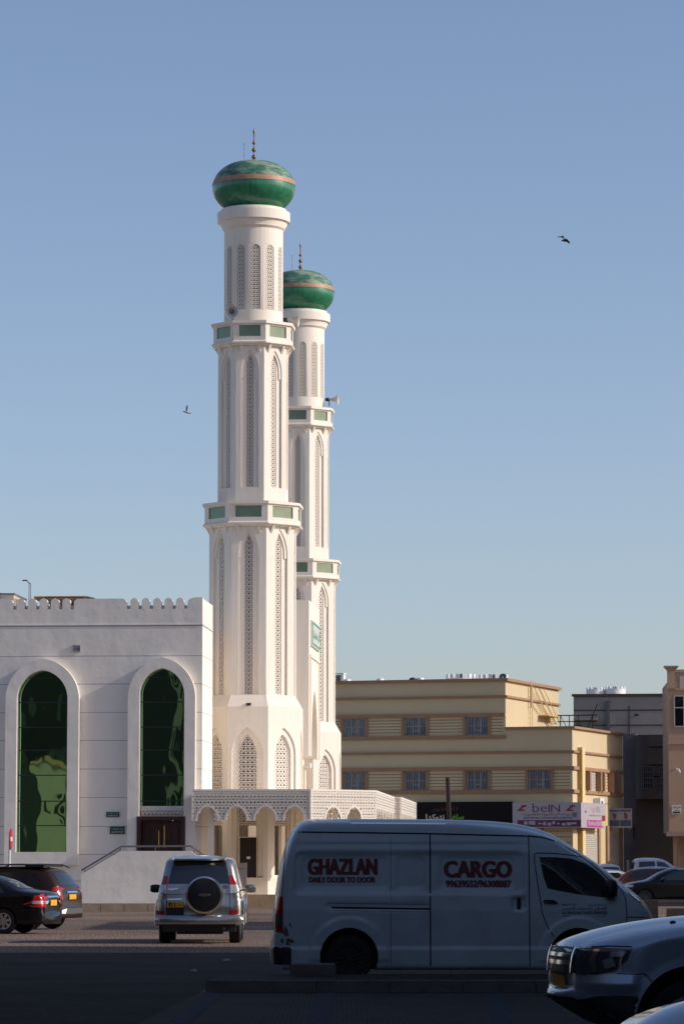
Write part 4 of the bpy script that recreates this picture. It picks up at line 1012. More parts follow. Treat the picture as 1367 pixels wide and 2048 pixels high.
# roof gear
def roof_at(px, d, base): q = fb.o + fb.t * fb.x(px, 1355, d) + fb.n * d; return (q.x, q.y, base)
def tank(label, px, d, base, r_, h_, f=roof_at, frame=None, group='white rooftop water tanks'):
    t = empty('water_tank', label, 'water tank', f(px, d, base), 0, group)
    m = MB(); n_ = 28; m.lathe([(r_, 0), (r_, h_ * .78), (r_ * .97, h_ * .8), (.02, h_ * .84)], n_)
    for k in range(14):
        a = 2 * pi * k / 14; T = Matrix.Rotation(a, 4, 'Z'); m.box(r_ * .9, r_ * 1.01, -r_ * .14, r_ * .10, h_ * .7, h_, T)
    m.build('tank_body', M_['tank'], t, smooth=30); m = MB(); m.lathe([(r_ * .12, h_ * .84), (r_ * .12, h_ * 1.03)], 10); m.build('lid', M_['black'], t); return t
zr = zU - .7
tank('left white rooftop tank of the pair on the beige building', 921, 3.5, zr, .9, fb.z(921, 1349, 3.5) - zr)
tank('right white rooftop tank of the pair on the beige building', 986, 3.5, zr, .9, fb.z(986, 1350, 3.5) - zr)
p = roof_at(677, 2.5, zr)
r = empty('roof_vent', 'small dark chimney box on the left end of the beige roof', 'roof vent', p, fb.a); hz = fb.z(677, 1346, 2.5) - zr
m = MB(); m.box(-.2, .12, 0, .5, 0, hz - .12); m.build('shaft', M_['greypl'], r); m = MB(); m.box(.125, .3, 0.0, .4, 0, hz - .1); m.box(-.22, .32, -.02, .52, hz - .06, hz); m.build('cover', M_['tank'], r)
p = roof_at(1004, 2.0, zr); hz = fb.z(1004, 1353, 2.0) - zr
r = empty('satellite_dish', 'dark satellite dish at the right corner of the beige roof', 'satellite dish', p, fb.a)
m = MB(); m.tube([(0, 0, 0), (0, 0, hz)], .03, 6); m.build('mast', M_['metal'], r); m = MB(Matrix.Translation((0, 0, hz)) @ Matrix.Rotation(R(60), 4, 'X')); m.lathe([(.03, -.09), (.13, -.075), (.22, -.03), (.23, -.02), (.22, -.025), (.13, -.06), (.03, -.07)], 20, None, False); m.build('dish', M_['greypl'], r, smooth=50)
for px_, lab in ((694, 'tiny white vent cap near the left end of the beige roof'), (760, 'small flat vent cap left of the middle of the beige roof'), (840, 'small vent cap between the chimney and the tanks'), (825, 'small dark floodlight on the edge of the beige roof')):
    hz = .95; r = empty('vent_cap', lab, 'roof vent', roof_at(px_, 1.2, zr), 0, 'small caps on the beige roof'); m = MB(); m.lathe([(.07, 0), (.07, hz - .22), (.26, hz - .2), (.2, hz - .05), (.03, hz)], 12); m.build('cap', M_['black'] if 'dark' in lab else M_['tank'], r, smooth=40)

# steel frame structure on the lower roof
p0 = fb.o + fb.t * fb.x(1120, 1450, 7) + fb.n * 7
r = empty('roof_frame', 'dark pipe frame standing on the lower beige roof', 'pipe frame', (p0.x, p0.y, zL - .9), fb.a); hz = fb.z(1120, 1431, 7) - zL + .9
m = MB(); wv = 2.0
for x_ in (0, .55, 1.1, wv): m.tube([(x_, 0, 0), (x_, 0, hz)], .03, 5)
m.tube([(-.2, 0, hz), (wv + .3, 0, hz)], .035, 5); m.tube([(-.2, 0, hz * .8), (wv + .3, 0, hz * .8)], .03, 5); m.tube([(0, 0, hz), (.5, 0, .9)], .02, 5); m.tube([(wv - .4, 0, .9), (wv + .3, 0, hz * 1.35)], .03, 5); m.build('frame', M_['polewood'], r)

# wooden pole
d = 168.0; p = P(900, HOR, d); r = empty('utility_pole', 'dark leaning wooden pole in front of the black shop sign', 'pole', (p.x, d, 0))
zt_ = P(898, 1555, d).z
m = MB(); m.tube([(.02, 0, 0), (-.02, 0, zt_ * .5), (-.12, 0, zt_)], [.13, .12, .10], 10); m.tube([(-.2, -.0, zt_ * .86), (-.02, 0, zt_ * .86)], .02, 5); m.build('shaft', M_['polewood'], r, smooth=50)
m = MB(); m.box(-.16, .08, -.16, .16, zt_ * .6, zt_ * .62); m.build('strap', M_['rail'], r)

# ================================================================== GREY, DARK AND PINK BUILDINGS
fg = Frame(1148, 252, -6)
gb = empty('grey_building', 'weathered grey building with stained parapet behind the beige one', 'building', fg.o, fg.a)
zt_ = fg.z(1148, 1389.5); wv = 14
m = MB(); m.box(0, wv, 0, 12, 0, zt_); m.build('wall', M_['greyw'], gb)
m = MB(); m.box(-.12, wv, -.12, -.001, zt_ - .14, zt_ + .05); m.build('coping', M_['darkw'], gb)
m = MB()
for y in (1420.5, 1450.5): z_ = fg.z(1240, y); m.box(0, wv, -.02, -.002, z_ - .05, z_ + .05)
m.build('joint_line', M_['darkw'], gb)
m = MB(); a = fg.x(1212, 1420); m.box(a, a + .22, -.22, -.002, fg.z(1212, 1470), fg.z(1212, 1402)); m.box(a - .05, a + .27, -.24, -.22, fg.z(1212, 1403), fg.z(1212, 1402)); m.build('downpipe', M_['greypl'], gb)
m = MB(); a = fg.x(1256, 1420); m.box(a, a + .07, -.05, -.002, fg.z(1256, 1470), fg.z(1256, 1412)); m.build('cable', M_['darkw'], gb)
m = MB(); a, b = fg.x(1150, 1445), fg.x(1188, 1445); z_ = fg.z(1170, 1441); m.box(a, b + .2, -.8, -.002, z_, z_ + .16); m.build('window_canopy', M_['greyw'], gb)
m = MB(); m.box(fg.x(1161, 1445), fg.x(1184, 1445), -.03, -.002, z_ - 1.6, z_ - .1); m.build('window', M_['glassd'], gb)
m = MB(); a, z_ = fg.x(1272, 1430), fg.z(1272, 1430); m.box(a - .15, a + .12, -.04, -.002, z_ - .06, z_ + .08); m.build('wall_hole', M_['void'], gb)
def roof_g(px, d, base): q = fg.o + fg.t * fg.x(px, 1385, d) + fg.n * d; return (q.x, q.y, base)
tank('smaller left white tank with notched rim on the grey roof', 1190, 3, zt_, .68, fg.z(1190, 1375.5, 3) - zt_, roof_g)
tank('larger right white tank with notched rim on the grey roof', 1229, 3, zt_, .76, fg.z(1229, 1374, 3) - zt_, roof_g)

fd = Frame(1270, 228, -8)
db = empty('dark_building', 'dark brown rounded corner building in deep shade with grilled windows', 'building', fd.o, fd.a)
zt_ = fd.z(1270, 1469.5); zm = fd.z(1270, 1598)
xl_ = fd.x(1242, 1500)
m = MB(); arc = [(.9 - .9 * sin(R(a)), .9 - .9 * cos(R(a))) for a in range(0, 91, 15)]
plan = [(7, 0)] + arc[::1] + [(0, 2.0), (xl_ * 1.0, 2.0), (xl_, 9), (7, 9)]
plan = [(7, 0), (.9, 0)] + [(.9 - .9 * sin(R(a)), .9 - .9 * cos(R(a))) for a in range(10, 91, 10)] + [(0, 9), (7, 9)]
k = len(plan); m.add([(a, b, zm) for a, b in plan] + [(a, b, zt_) for a, b in plan], [(i, i + k, (i + 1) % k + k, (i + 1) % k) for i in range(k)] + [tuple(range(k, 2 * k)), tuple(reversed(range(k)))])
m.box(.0, 7, 1.0, 9, 0, zm - .001); m.build('wall', M_['darkw'], db)
m = MB(); m.box(xl_, -.002, 1.4, 9, 0, fd.z(1256, 1466)); m.build('side_block', mat('dull_mauve_render', (.15, .135, .145), .9, var=.12, vscale=.6), db)
for y in (1494, 1530, 1553): 
    m = MB(); z_ = fd.z(1300, y); m.box(.9, 7, -.02, -.002, z_ - .04, z_ + .04); m.build('ledge', M_['signdark'], db)
for pa, pb in ((1286, 1304), (1319, 1336)):
    m = MB(); a, b, z0, z1 = fd.x(pa, 1550), fd.x(pb, 1550), fd.z(1300, 1577), fd.z(1300, 1533); m.box(a, b, -.03, -.002, z0, z1); wn = m.build('window', M_['glassd'], db)
    m = MB()
    for q in range(6): m.box(a + (b - a) * q / 5 - .01, a + (b - a) * q / 5 + .01, -.06, -.04, z0, z1)
    for q in range(5): m.box(a, b, -.065, -.06, z0 + (z1 - z0) * q / 4 - .01, z0 + (z1 - z0) * q / 4 + .01)
    m.build('grille', M_['rail'], wn)
m = MB(); a, b = fd.x(1246, 1680, 1.4), fd.x(1262, 1680, 1.4); m.box(a, b, 1.36, 1.399, .2, 3.0); m.build('door', M_['greypl'], db)
m = MB(); m.box(a + .7, b + .1, 1.34, 1.358, 3.4, 4.3); m.build('vent_window', M_['void'], db)

fk = Frame(1338, 212, -3)
kb = empty('pink_building', 'salmon pink building cut off by the right frame edge, with a pier cap and window', 'building', fk.o, fk.a)
zt_ = fk.z(1345, 1362); zz = fk.z
m = MB(); m.box(0, 12, 0, 9, zz(1345, 1665), zt_ - .002); m.box(.6, 12, 1.6, 9, 0, zz(1345, 1665) - .001); m.build('wall', M_['pinkw'], kb)
m = MB(); m.box(-.04, .42, -.08, .4, zz(1345, 1380), zz(1345, 1341)); 
for i in range(4): e = .03 + i * .06; m.box(-.04 - e, .42 + e, -.08 - e, .4 + e, zz(1345, 1341) + i * .07, zz(1345, 1341) + .069 + i * .07)
m.build('corner_pier', M_['pinkw'], kb)
m = MB(); m.box(.43, 12, 0.0, .3, zt_, zz(1360, 1343)); m.box(.43, 12, -.08, 0.3, zz(1360, 1345) , zz(1360, 1343) + .12); m.build('parapet', M_['pinkw'], kb)
m = MB(); m.box(.7, 3.4, -.05, -.001, zz(1360, 1377), zz(1360, 1352)); m.build('name_panel', M_['signw'], kb)
m = MB(); letters(m, '2013', 1.2, 2.4, zz(1360, 1372), zz(1360, 1357), lambda u, q: (u, -.056, q)); m.m = 0
if False: m.build('x', M_['signw'], kb)
m = MB()
for y in (1379, 1487): z_ = zz(1345, y); m.box(-.05, 12, -.08, -.001, z_ - .05, z_ + .07)
m.build('string_course', M_['pinkw'], kb)
m = MB(); x0, z0, z1 = fk.x(1347, 1420), zz(1350, 1453), zz(1350, 1392); m.box(x0, x0 + 2.2, -.05, -.001, z0, z1); wn = m.build('window', M_['bluepane'], kb)
m = MB()
for a, b, c, d__ in ((x0 - .03, x0 + .04, z0, z1), (x0 + .55, x0 + .62, z0, z1), (x0 + 1.15, x0 + 1.2, z0, z1), (x0 + .04, x0 + 2.2, z0 - .04, z0 + .03), (x0 + .04, x0 + 2.2, z1 - .03, z1 + .04), (x0 + .04, x0 + 2.2, z0 + (z1 - z0) * .6, z0 + (z1 - z0) * .6 + .06)): m.box(a, b, -.09, -.051, c, d__)
m.build('frame', M_['alum'], wn)
m = MB(); z_ = zz(1345, 1668); m.box(-.2, 12, -1.2, -.001, z_ - .14, z_ + .14); m.build('awning_slab', mat('slab_pink_grey', (.30, .22, .20), .8), kb)
m = MB(); m.box(.2, .42, -.5, -.28, 0, z_ - .141); m.box(.5, .62, -.5, -.28, 0, z_ - 1.2); m.build('column', M_['pinkw'], kb)
x0 = fk.x(1342, 1618); r = empty('wall_sign', 'small black and white notice on the pink wall', 'sign', fk.o + fk.t * x0 + fk.n * -.03 + Vector((0, 0, zz(1342, 1628))), fk.a)
wv, h = fk.x(1361, 1618) - x0, zz(1342, 1610) - zz(1342, 1628)
m = MB(); m.box(0, wv, -.03, 0, 0, h); m.build('sign_panel', M_['ink'], r)
m = MB()
letters(m, arabic('شقق للايجار'), .04, wv - .04, h * .55, h * .95, lambda u, q: (u, -.034, q), .02); letters(m, arabic('محلات'), .08, wv - .1, h * .3, h * .55, lambda u, q: (u, -.034, q), .02); letters(m, '99123456' if False else '9', .1, .14, h * .1, h * .2, lambda u, q: (u, -.034, q)); m.box(.06, wv - .06, -.036, -.031, h * .08, h * .24)
m.build('lettering', M_['signdark'], r)
x0, z_ = fk.x(1345, 1538), zz(1345, 1540); r = empty('wall_lamp', 'white curved arm street lamp on the pink wall', 'lamp', fk.o + fk.t * x0 + Vector((0, 0, z_)), fk.a)
m = MB(); m.tube([(0, 0, 0), (0, -.5, .05), (.05, -.9, .06), (.18, -1.15, .04)], .03, 6); m.build('arm', M_['alum'], r); m = MB(); m.tube([(.15, -1.1, .05), (.28, -1.3, -.04), (.36, -1.45, -.2)], [.05, .07, .03], 8); m.build('lamp_head', M_['tank'], r, smooth=50)

# ================================================================== VEHICLES
def chaikin(p, it=2):
    for _ in range(it):
        q = [p[0]]
        for a, b in zip(p, p[1:]): q += [(a[0] * .75 + b[0] * .25, a[1] * .75 + b[1] * .25), (a[0] * .25 + b[0] * .75, a[1] * .25 + b[1] * .75)]
        q.append(p[-1]); p = q
    return p
def resample(p, ds):
    out = [p[0]]; acc = 0
    for a, b in zip(p, p[1:]):
        L_ = math.hypot(b[0] - a[0], b[1] - a[1])
        if L_ == 0: continue
        t = ds - acc
        while t < L_: out.append((a[0] + (b[0] - a[0]) * t / L_, a[1] + (b[1] - a[1]) * t / L_)); t += ds
        acc = L_ - (t - ds)
    out.append(p[-1]); return out
class Car:
    """a vehicle in its own frame: x runs from the rear bumper (0) to the nose, y to the left, z up"""
    def __init__(s, name, label, cat, loc, rz, sil, zb, W0, rt=.12, pf=(.15, .5), pr=(.1, .3), recess=None, ds=.06, nz=26, crown=.03, bow=.06, nc=8, paint=None, arches=(), w=.9, group=None, smooth=38, arch_mat=None):
        s.root = empty(name, label, cat, loc, rz, group); s.w = w
        sil = chaikin(sil, 2); S_ = resample(sil, ds)
        q = [S_[0]]
        for p in S_[1:]:
            if p[0] > q[-1][0] + 1e-4: q.append(p)
        S_ = q; n = len(S_); L_ = S_[-1][0]
        def xr(z):
            for a, b in zip(S_, S_[1:]):
                if b[1] >= z: return a[0] if a[1] >= z else a[0] + (b[0] - a[0]) * (z - a[1]) / (b[1] - a[1])
            return S_[n // 2][0]
        def xf(z):
            for a, b in zip(reversed(S_), list(reversed(S_))[1:]):
                if b[1] >= z: return a[0] if a[1] >= z else a[0] + (b[0] - a[0]) * (z - a[1]) / (b[1] - a[1])
            return S_[n // 2][0]
        def dist(x, z):
            m_ = 9
            for a, b in zip(S_, S_[1:]):
                if abs(a[0] - x) > rt * 1.5: continue
                vx, vz = b[0] - a[0], b[1] - a[1]; t = max(0, min(1, ((x - a[0]) * vx + (z - a[1]) * vz) / (vx * vx + vz * vz)))
                m_ = min(m_, math.hypot(x - a[0] - vx * t, z - a[1] - vz * t))
            return m_
        def drop(d, a, b):
            return 0 if d >= b else a * (1 - sqrt(max(0, 1 - (1 - d / b) ** 2)))
        zfun = zb if callable(zb) else (lambda x: zb)
        def Yf(x, z):
            y = W0(x, z) - drop(dist(x, z), rt, rt) - drop(max(0, xf(z) - x), *pf) - drop(max(0, x - xr(z)), *pr)
            d0 = z - zfun(x); y -= drop(d0, .05, .08)
            if recess: y -= recess(x, z)
            return max(y, .15)
        mb = MB(); rings = []
        for j, (x, zt_) in enumerate(S_):
            z0 = zfun(x); zt_ = max(zt_, z0 + .05); a = S_[max(j - 1, 0)]; b = S_[min(j + 1, n - 1)]; L2 = math.hypot(b[0] - a[0], b[1] - a[1]) or 1
            nx, nz_ = -(b[1] - a[1]) / L2, (b[0] - a[0]) / L2
            end = min(1, min(j, n - 1 - j) / 4)
            right = [(x, -Yf(x, z0 + (zt_ - z0) * i / nz), z0 + (zt_ - z0) * i / nz) for i in range(nz + 1)]
            ys = -right[-1][1]; top = []
            for k in range(1, nc):
                y = -ys + 2 * ys * k / nc; c = crown * (1 - (y / ys) ** 2) * end; top.append((x + nx * c, y, zt_ + nz_ * c))
            rings.append(right + top + [(p[0], -p[1], p[2]) for p in reversed(right)])
        m_ = len(rings[0])
        for r_ in rings: mb.v += r_
        for j in range(n - 1):
            for i in range(m_): i2 = (i + 1) % m_; mb.f.append((j * m_ + i, (j + 1) * m_ + i, (j + 1) * m_ + i2, j * m_ + i2)); mb.mi.append(0)
        for j, sg in ((0, -1), (n - 1, 1)):
            r_ = rings[j]; base = len(mb.v)
            for i in range(nz + 1):
                x, y, z = r_[i]; ys = -y; t = i / nz; bw = bow * (1 - t ** 8) * sin(pi * min(1, .25 + t * .75)) ** .5 if t < 1 else 0
                for k in range(nc + 1):
                    yy = -ys + 2 * ys * k / nc; mb.v.append((x + sg * bw * (1 - (yy / ys) ** 2) if 0 < k < nc else x, yy, z))
            for i in range(nz):
                for k in range(nc):
                    a_ = base + i * (nc + 1) + k; f = (a_, a_ + 1, a_ + nc + 2, a_ + nc + 1); mb.f.append(f if sg > 0 else tuple(reversed(f))); mb.mi.append(0)
            # close the little gap between the bowed foot and the floor
            foot = [base + k for k in range(nc + 1)]
            mb.f.append(tuple(reversed(foot)) if sg > 0 else tuple(foot)); mb.mi.append(0)
        body = mb.build('body', [paint, M_['black']], s.root, merge=True)
        for (ax, az, ar) in arches:
            for sg in (-1, 1):
                cb = MB(Matrix.Translation((ax, sg * (w + .1), az)) @ Matrix.Rotation(pi / 2, 4, 'X')); cb.lathe([(ar, -.45), (ar, .45)], 40)
                cut = cb.build('cutter', M_['black']); cut.hide_render = True
                cut.parent = s.root; md = body.modifiers.new('cut', 'BOOLEAN'); md.operation = 'DIFFERENCE'; md.solver = 'EXACT'; md.object = cut
                try: md.material_mode = 'TRANSFER'
                except Exception: pass
        bpy.context.view_layer.update()
        ev = body.evaluated_get(bpy.context.evaluated_depsgraph_get()); me = bpy.data.meshes.new_from_object(ev)
        for md in list(body.modifiers):
            c = md.object; body.modifiers.remove(md)
            if c: bpy.data.objects.remove(c)
        me.polygons.foreach_set('use_smooth', [True] * len(me.polygons)); me.set_sharp_from_angle(angle=R(smooth)); body.data = me; me.name = 'body'
        s.body = body; bm = bmesh.new(); bm.from_mesh(me); s.bvh = BVHTree.FromBMesh(bm); bm.free(); s.L = L_
    def ray_(s, a, b, plane, sg, eps):
        if plane == 'S': o_, d_ = Vector((a, sg * 4, b)), Vector((0, -sg, 0))
        elif plane == 'E': o_, d_ = Vector((s.L / 2 + sg * 8, a, b)), Vector((-sg, 0, 0))
        else: o_, d_ = Vector((a, b, 6)), Vector((0, 0, -1))
        h, nrm, i_, _ = s.bvh.ray_cast(o_, d_)
        if h is None: return None
        if nrm.dot(d_) > 0: nrm = -nrm
        return h + nrm * eps
    def patch(s, name, poly, plane, sg, matl, parent=None, eps=.006, res=.09, thick=True):
        bm = bmesh.new(); tr = tessellate_polygon([[Vector((a, b, 0)) for a, b in poly]]); vs = [bm.verts.new((a, b, 0)) for a, b in poly]
        for t in tr:
            try: bm.faces.new([vs[i] for i in t])
            except ValueError: pass
        for _ in range(6):
            es = [e for e in bm.edges if e.calc_length() > res]
            if not es: break
            bmesh.ops.subdivide_edges(bm, edges=es, cuts=1, use_grid_fill=True)
            bmesh.ops.triangulate(bm, faces=[f for f in bm.faces if len(f.verts) > 3])
        bad = []
        for v in bm.verts:
            h = s.ray_(v.co.x, v.co.y, plane, sg, eps)
            if h is None: bad.append(v)
            else: v.co = h
        if bad: bmesh.ops.delete(bm, geom=bad, context='VERTS')
        bmesh.ops.recalc_face_normals(bm, faces=bm.faces)
        me = bpy.data.meshes.new(name); bm.to_mesh(me); bm.free(); me.materials.append(matl); me.polygons.foreach_set('use_smooth', [True] * len(me.polygons))
        o = bpy.data.objects.new(name, me); COL.objects.link(o); o.parent = parent or s.root; return o
    def line(s, mb, pts, plane, sg, wd=.012, eps=.003, res=.06):
        for (a, b), (c, d) in zip(pts, pts[1:]):
            L_ = math.hypot(c - a, d - b); k = max(1, int(L_ / res)); nx, nz_ = -(d - b) / L_ * wd / 2, (c - a) / L_ * wd / 2
            for i in range(k):
                q = []
                for t, e in ((i / k, -1), ((i + 1) / k, -1), ((i + 1) / k, 1), (i / k, 1)):
                    h = s.ray_(a + (c - a) * t + nx * e, b + (d - b) * t + nz_ * e, plane, sg, eps); q.append(h)
                if all(x is not None for x in q): mb.add([tuple(x) for x in q], [(0, 1, 2, 3)])
    def text(s, mb, body, x0, x1, z0, z1, plane='S', sg=-1, bold=.0, eps=.005):
        def fn(u, q):
            h = s.ray_(u, q, plane, sg, eps); return h if h is not None else Vector((u, 0, q))
        letters(mb, body, x0, x1, z0, z1, fn, bold)
    def wheels(s, axles, r, wd=.22, yw=None, style='five', rimm=None, rr=None):
        yw = yw or s.w - wd / 2 - .03; rr = rr or r * .66; first = None
        for ax in axles:
            for sg in (-1, 1):
                if first is None:
                    m = MB(Matrix.Rotation(pi / 2, 4, 'X')); h = wd / 2   # built with its face towards -y
                    m.lathe([(rr * .9, -h * .9), (rr, -h), (r * .93, -h * .98), (r, -h * .72), (r, h * .72), (r * .93, h * .98), (rr, h), (rr * .97, h * .9)], 40, None, False)
                    tyre = m.build('wheel', M_['tyre'], s.root, smooth=35)
                    m = MB(Matrix.Rotation(pi / 2, 4, 'X'))
                    m.lathe([(rr * .99, h * .93), (rr * .9, h * .9), (rr * .88, h * .2), (.02, h * .15)], 36, None, False)
                    rim0 = m.build('rim_barrel', M_['rimdark'], tyre, smooth=35)
                    m = MB(Matrix.Rotation(pi / 2, 4, 'X')); ns = {'five': 5, 'seven': 7, 'steel': 8}[style]
                    m.lathe([(rr * .99, h * .97), (rr * .88, h * .92), (rr * .9, h * .5)], 36, None, False); m.lathe([(rr * .24, h * .6), (rr * .2, h * .86), (.01, h * .9)], 20, None, False)
                    for k in range(ns):
                        T = Matrix.Rotation(2 * pi * (k + .25) / ns, 4, 'Z')
                        if style == 'seven': m.add([(rr * .15, -rr * .13, h * .82), (rr * .94, -rr * .2, h * .9), (rr * .94, rr * .2, h * .9), (rr * .15, rr * .13, h * .82), (rr * .15, -rr * .13, h * .5), (rr * .94, -rr * .2, h * .5), (rr * .94, rr * .2, h * .5), (rr * .15, rr * .13, h * .5)], [(0, 1, 2, 3), (0, 4, 5, 1), (2, 6, 7, 3)], T)
                        else:
                            for e in (-.11, .11): m.add([(rr * .15, rr * (e * .6 - .05), h * .82), (rr * .94, rr * (e * 1.5 - .05), h * .9), (rr * .94, rr * (e * 1.5 + .05), h * .9), (rr * .15, rr * (e * .6 + .05), h * .82), (rr * .15, rr * (e * .6 - .05), h * .5), (rr * .94, rr * (e * 1.5 - .05), h * .5), (rr * .94, rr * (e * 1.5 + .05), h * .5), (rr * .15, rr * (e * .6 + .05), h * .5)], [(0, 1, 2, 3), (0, 4, 5, 1), (2, 6, 7, 3)], T)
                    rim1 = m.build('rim', rimm or M_['rim'], tyre, smooth=30)
                    first = (tyre, rim0, rim1); o = tyre
                else:
                    o = first[0].copy(); COL.objects.link(o); o.parent = s.root
                    for q in first[1:]: c = q.copy(); COL.objects.link(c); c.parent = o
                o.location = (ax, sg * yw, r); o.rotation_euler = (0, 0, 0 if sg < 0 else pi)
    def mirror(s, x, z, sg, wv=.2, h=.14, col=None, dx=.12):
        y = s.ray_(x, z, 'S', sg, 0); y = abs(y.y) if y else s.w
        m = MB(Matrix.Translation((x, sg * (y + .02), z))); n_ = 10; vs = []
        for i in range(5):
            t = [-1, -.7, 0, .7, 1][i]; k = [.55, .9, 1, .9, .6][i]
            vs += [(dx * .5 * k * cos(2 * pi * q / n_) , sg * (.05 + wv / 2 + t * wv / 2), h / 2 * k * sin(2 * pi * q / n_)) for q in range(n_)]
        fs = [(i * n_ + q, i * n_ + (q + 1) % n_, (i + 1) * n_ + (q + 1) % n_, (i + 1) * n_ + q) for i in range(4) for q in range(n_)] + [tuple(range(n_)), tuple(range(4 * n_, 5 * n_))]
        m.add(vs, fs); m.tube([(0, -sg * .05, -.03), (0, sg * .1, -.03)], .025, 6); return m.build('mirror', col or M_['black'], s.root, smooth=50, merge=False)

def rrect(x, z, x0, x1, z0, z1, r, soft):
    cx, cz = (x0 + x1) / 2, (z0 + z1) / 2; qx, qz = abs(x - cx) - (x1 - x0) / 2 + r, abs(z - cz) - (z1 - z0) / 2 + r
    d = math.hypot(max(qx, 0), max(qz, 0)) + min(max(qx, qz), 0) - r
    t = max(0, min(1, .5 - d / soft)); return t * t * (3 - 2 * t)

# ------------------------------------------------------------------ cargo van
VD, VS = 51.5, 136.0
vx = lambda px: (px - 548) / VS
vz = lambda py: (1962 - py) / VS
vsil = [(0, .30), (.0, .8), (.02, 1.05), (.06, 1.35), (.10, 1.63), (.19, 1.97), (.27, 2.16), (.36, 2.29), (.5, 2.335), (.9, 2.345), (2.3, 2.335), (3.0, 2.322), (3.55, 2.28), (3.9, 2.20), (4.15, 2.09), (4.5, 1.86), (4.8, 1.665), (5.05, 1.45), (5.25, 1.30), (5.42, 1.16), (5.54, .98), (5.59, .80), (5.60, .55), (5.605, .3)]
vsil[0] = (0, .78); vsil[1] = (.005, .9)
vsil = vsil[:-2] + [(5.605, .6)]
rwx, fwx, wz_, ar_ = vx(697), vx(1152), .37, .425
def vrec(x, z):
    r = .024 * rrect(x, z, .30, 3.64, 1.30, 1.885, .10, .04)
    for a, b in ((.42, 1.66), (1.80, 2.20), (2.42, 3.50)): r += .014 * rrect(x, z, a, b, 1.36, 1.83, .08, .04)
    r += .008 * rrect(x, z, .1, 3.72, 1.985, 2.02, .015, .03)
    r += .014 * rrect(x, z, vx(652), 2.27, 1.045, 1.15, .02, .02)
    r += .03 * rrect(x, z, vx(1021), vx(1047), vz(1819), vz(1794), .05, .04)
    for cx in (rwx, fwx):
        d = math.hypot(x - cx, z - wz_); t = max(0, min(1, (.60 - d) / .04)); r -= .016 * t * t * (3 - 2 * t) * (1 if z > .3 else 0)
    t = max(0, min(1, (.515 - z) / .03)); r -= .014 * t
    t = max(0, min(1, (1.10 - z) / .05)); r -= .006 * t
    return r
VW = .93
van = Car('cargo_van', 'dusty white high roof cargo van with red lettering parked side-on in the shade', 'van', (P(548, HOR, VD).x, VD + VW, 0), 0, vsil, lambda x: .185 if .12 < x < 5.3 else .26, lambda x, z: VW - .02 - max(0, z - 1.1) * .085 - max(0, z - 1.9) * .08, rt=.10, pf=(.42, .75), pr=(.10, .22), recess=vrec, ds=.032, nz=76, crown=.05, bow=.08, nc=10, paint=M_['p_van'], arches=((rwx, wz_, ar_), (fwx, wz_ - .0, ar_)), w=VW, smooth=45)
van.wheels((rwx, fwx), .345, .2, style='steel', rimm=M_['void'])
m = MB(); ln = lambda pts, wd=.012: van.line(m, [(vx(a), vz(b)) for a, b in pts], 'S', -1, wd)
ln([(588, 1664.3), (720, 1665.6), (858, 1667.6), (1055, 1672.5), (1083, 1674.5), (1116, 1684), (1160, 1709.5), (1200, 1742), (1228, 1772)], .022)
ln([(858.5, 1668), (858.5, 1937)], .02); ln([(1055, 1672), (1055.5, 1938)], .016); ln([(780, 1672), (780, 1800)], .006); ln([(780, 1824), (780, 1934)], .006)
ln([(1160, 1713), (1110, 1707), (1070, 1706), (1066, 1709), (1066, 1722), (1074, 1780), (1081, 1827), (1090, 1850), (1107, 1879)], .014)
ln([(1160, 1713), (1190, 1728), (1215, 1750), (1238, 1776), (1247, 1795), (1249, 1823), (1248, 1846)], .014)
ln([(662, 1814), (857, 1817)], .028); ln([(1250, 1833), (1292, 1834)], .014)
ln([(652, 1805), (857, 1808)], .005); ln([(652, 1820), (857, 1822)], .005)
m.build('panel_gaps', M_['seam'], van.root)
glassp = [(1076, 1714), (1110, 1714.6), (1140, 1717.5), (1168, 1727), (1193, 1743), (1215, 1766), (1231, 1788), (1224, 1794.5), (1195, 1793), (1150, 1787), (1100, 1778), (1091, 1775), (1083, 1750)]
van.patch('door_window', [(vx(a), vz(b)) for a, b in glassp], 'S', -1, M_['glassd'])
m = MB()
def heavy(body, x0, x1, z0, z1, k):       # solid vinyl capitals: three close passes, each a hair above the last
    for q, dx in enumerate((-k, 0, k)): van.text(m, body, vx(x0) + k + dx, vx(x1) - k + dx, vz(z1), vz(z0), bold=.02, eps=.004 + .0012 * q)
heavy('GHAZLAN', 614, 754, 1717, 1749.5, .014); heavy('DAILY DOOR TO DOOR', 617, 750, 1753.5, 1764.5, .006)
heavy('CARGO', 885, 1022, 1721.5, 1755, .014); heavy('99639552/96308887', 889, 1020, 1760, 1774.5, .005)
m.build('red_lettering', M_['redtext'], van.root)
m = MB(); van.text(m, arabic('شركة الغزلان الدولية'), vx(1170), vx(1207), vz(1812), vz(1806)); van.text(m, 'BARKA TEL', vx(1120), vx(1148), vz(1810), vz(1806.5)); van.text(m, arabic('الغزلان لخدمات الشحن'), vx(1120), vx(1208), vz(1820), vz(1812.5), bold=.01)
van.text(m, 'AL-GHAZLAN CARGO SERVICES', vx(1120), vx(1209), vz(1827), vz(1821.5), bold=.02); van.text(m, arabic('سلطنة عمان'), vx(1188), vx(1207), vz(1832.5), vz(1829)); van.text(m, 'OMAN', vx(1120), vx(1135), vz(1832), vz(1829.5))
m.build('small_black_lettering', M_['signdark'], van.root)
m = MB(); y_ = abs(van.ray_(vx(1034), vz(1805), 'S', -1, 0).y); m.box(vx(1030.5), vx(1038), -y_ - .035, -y_ + .01, vz(1816), vz(1795)); m.build('sliding_door_handle', M_['black'], van.root)
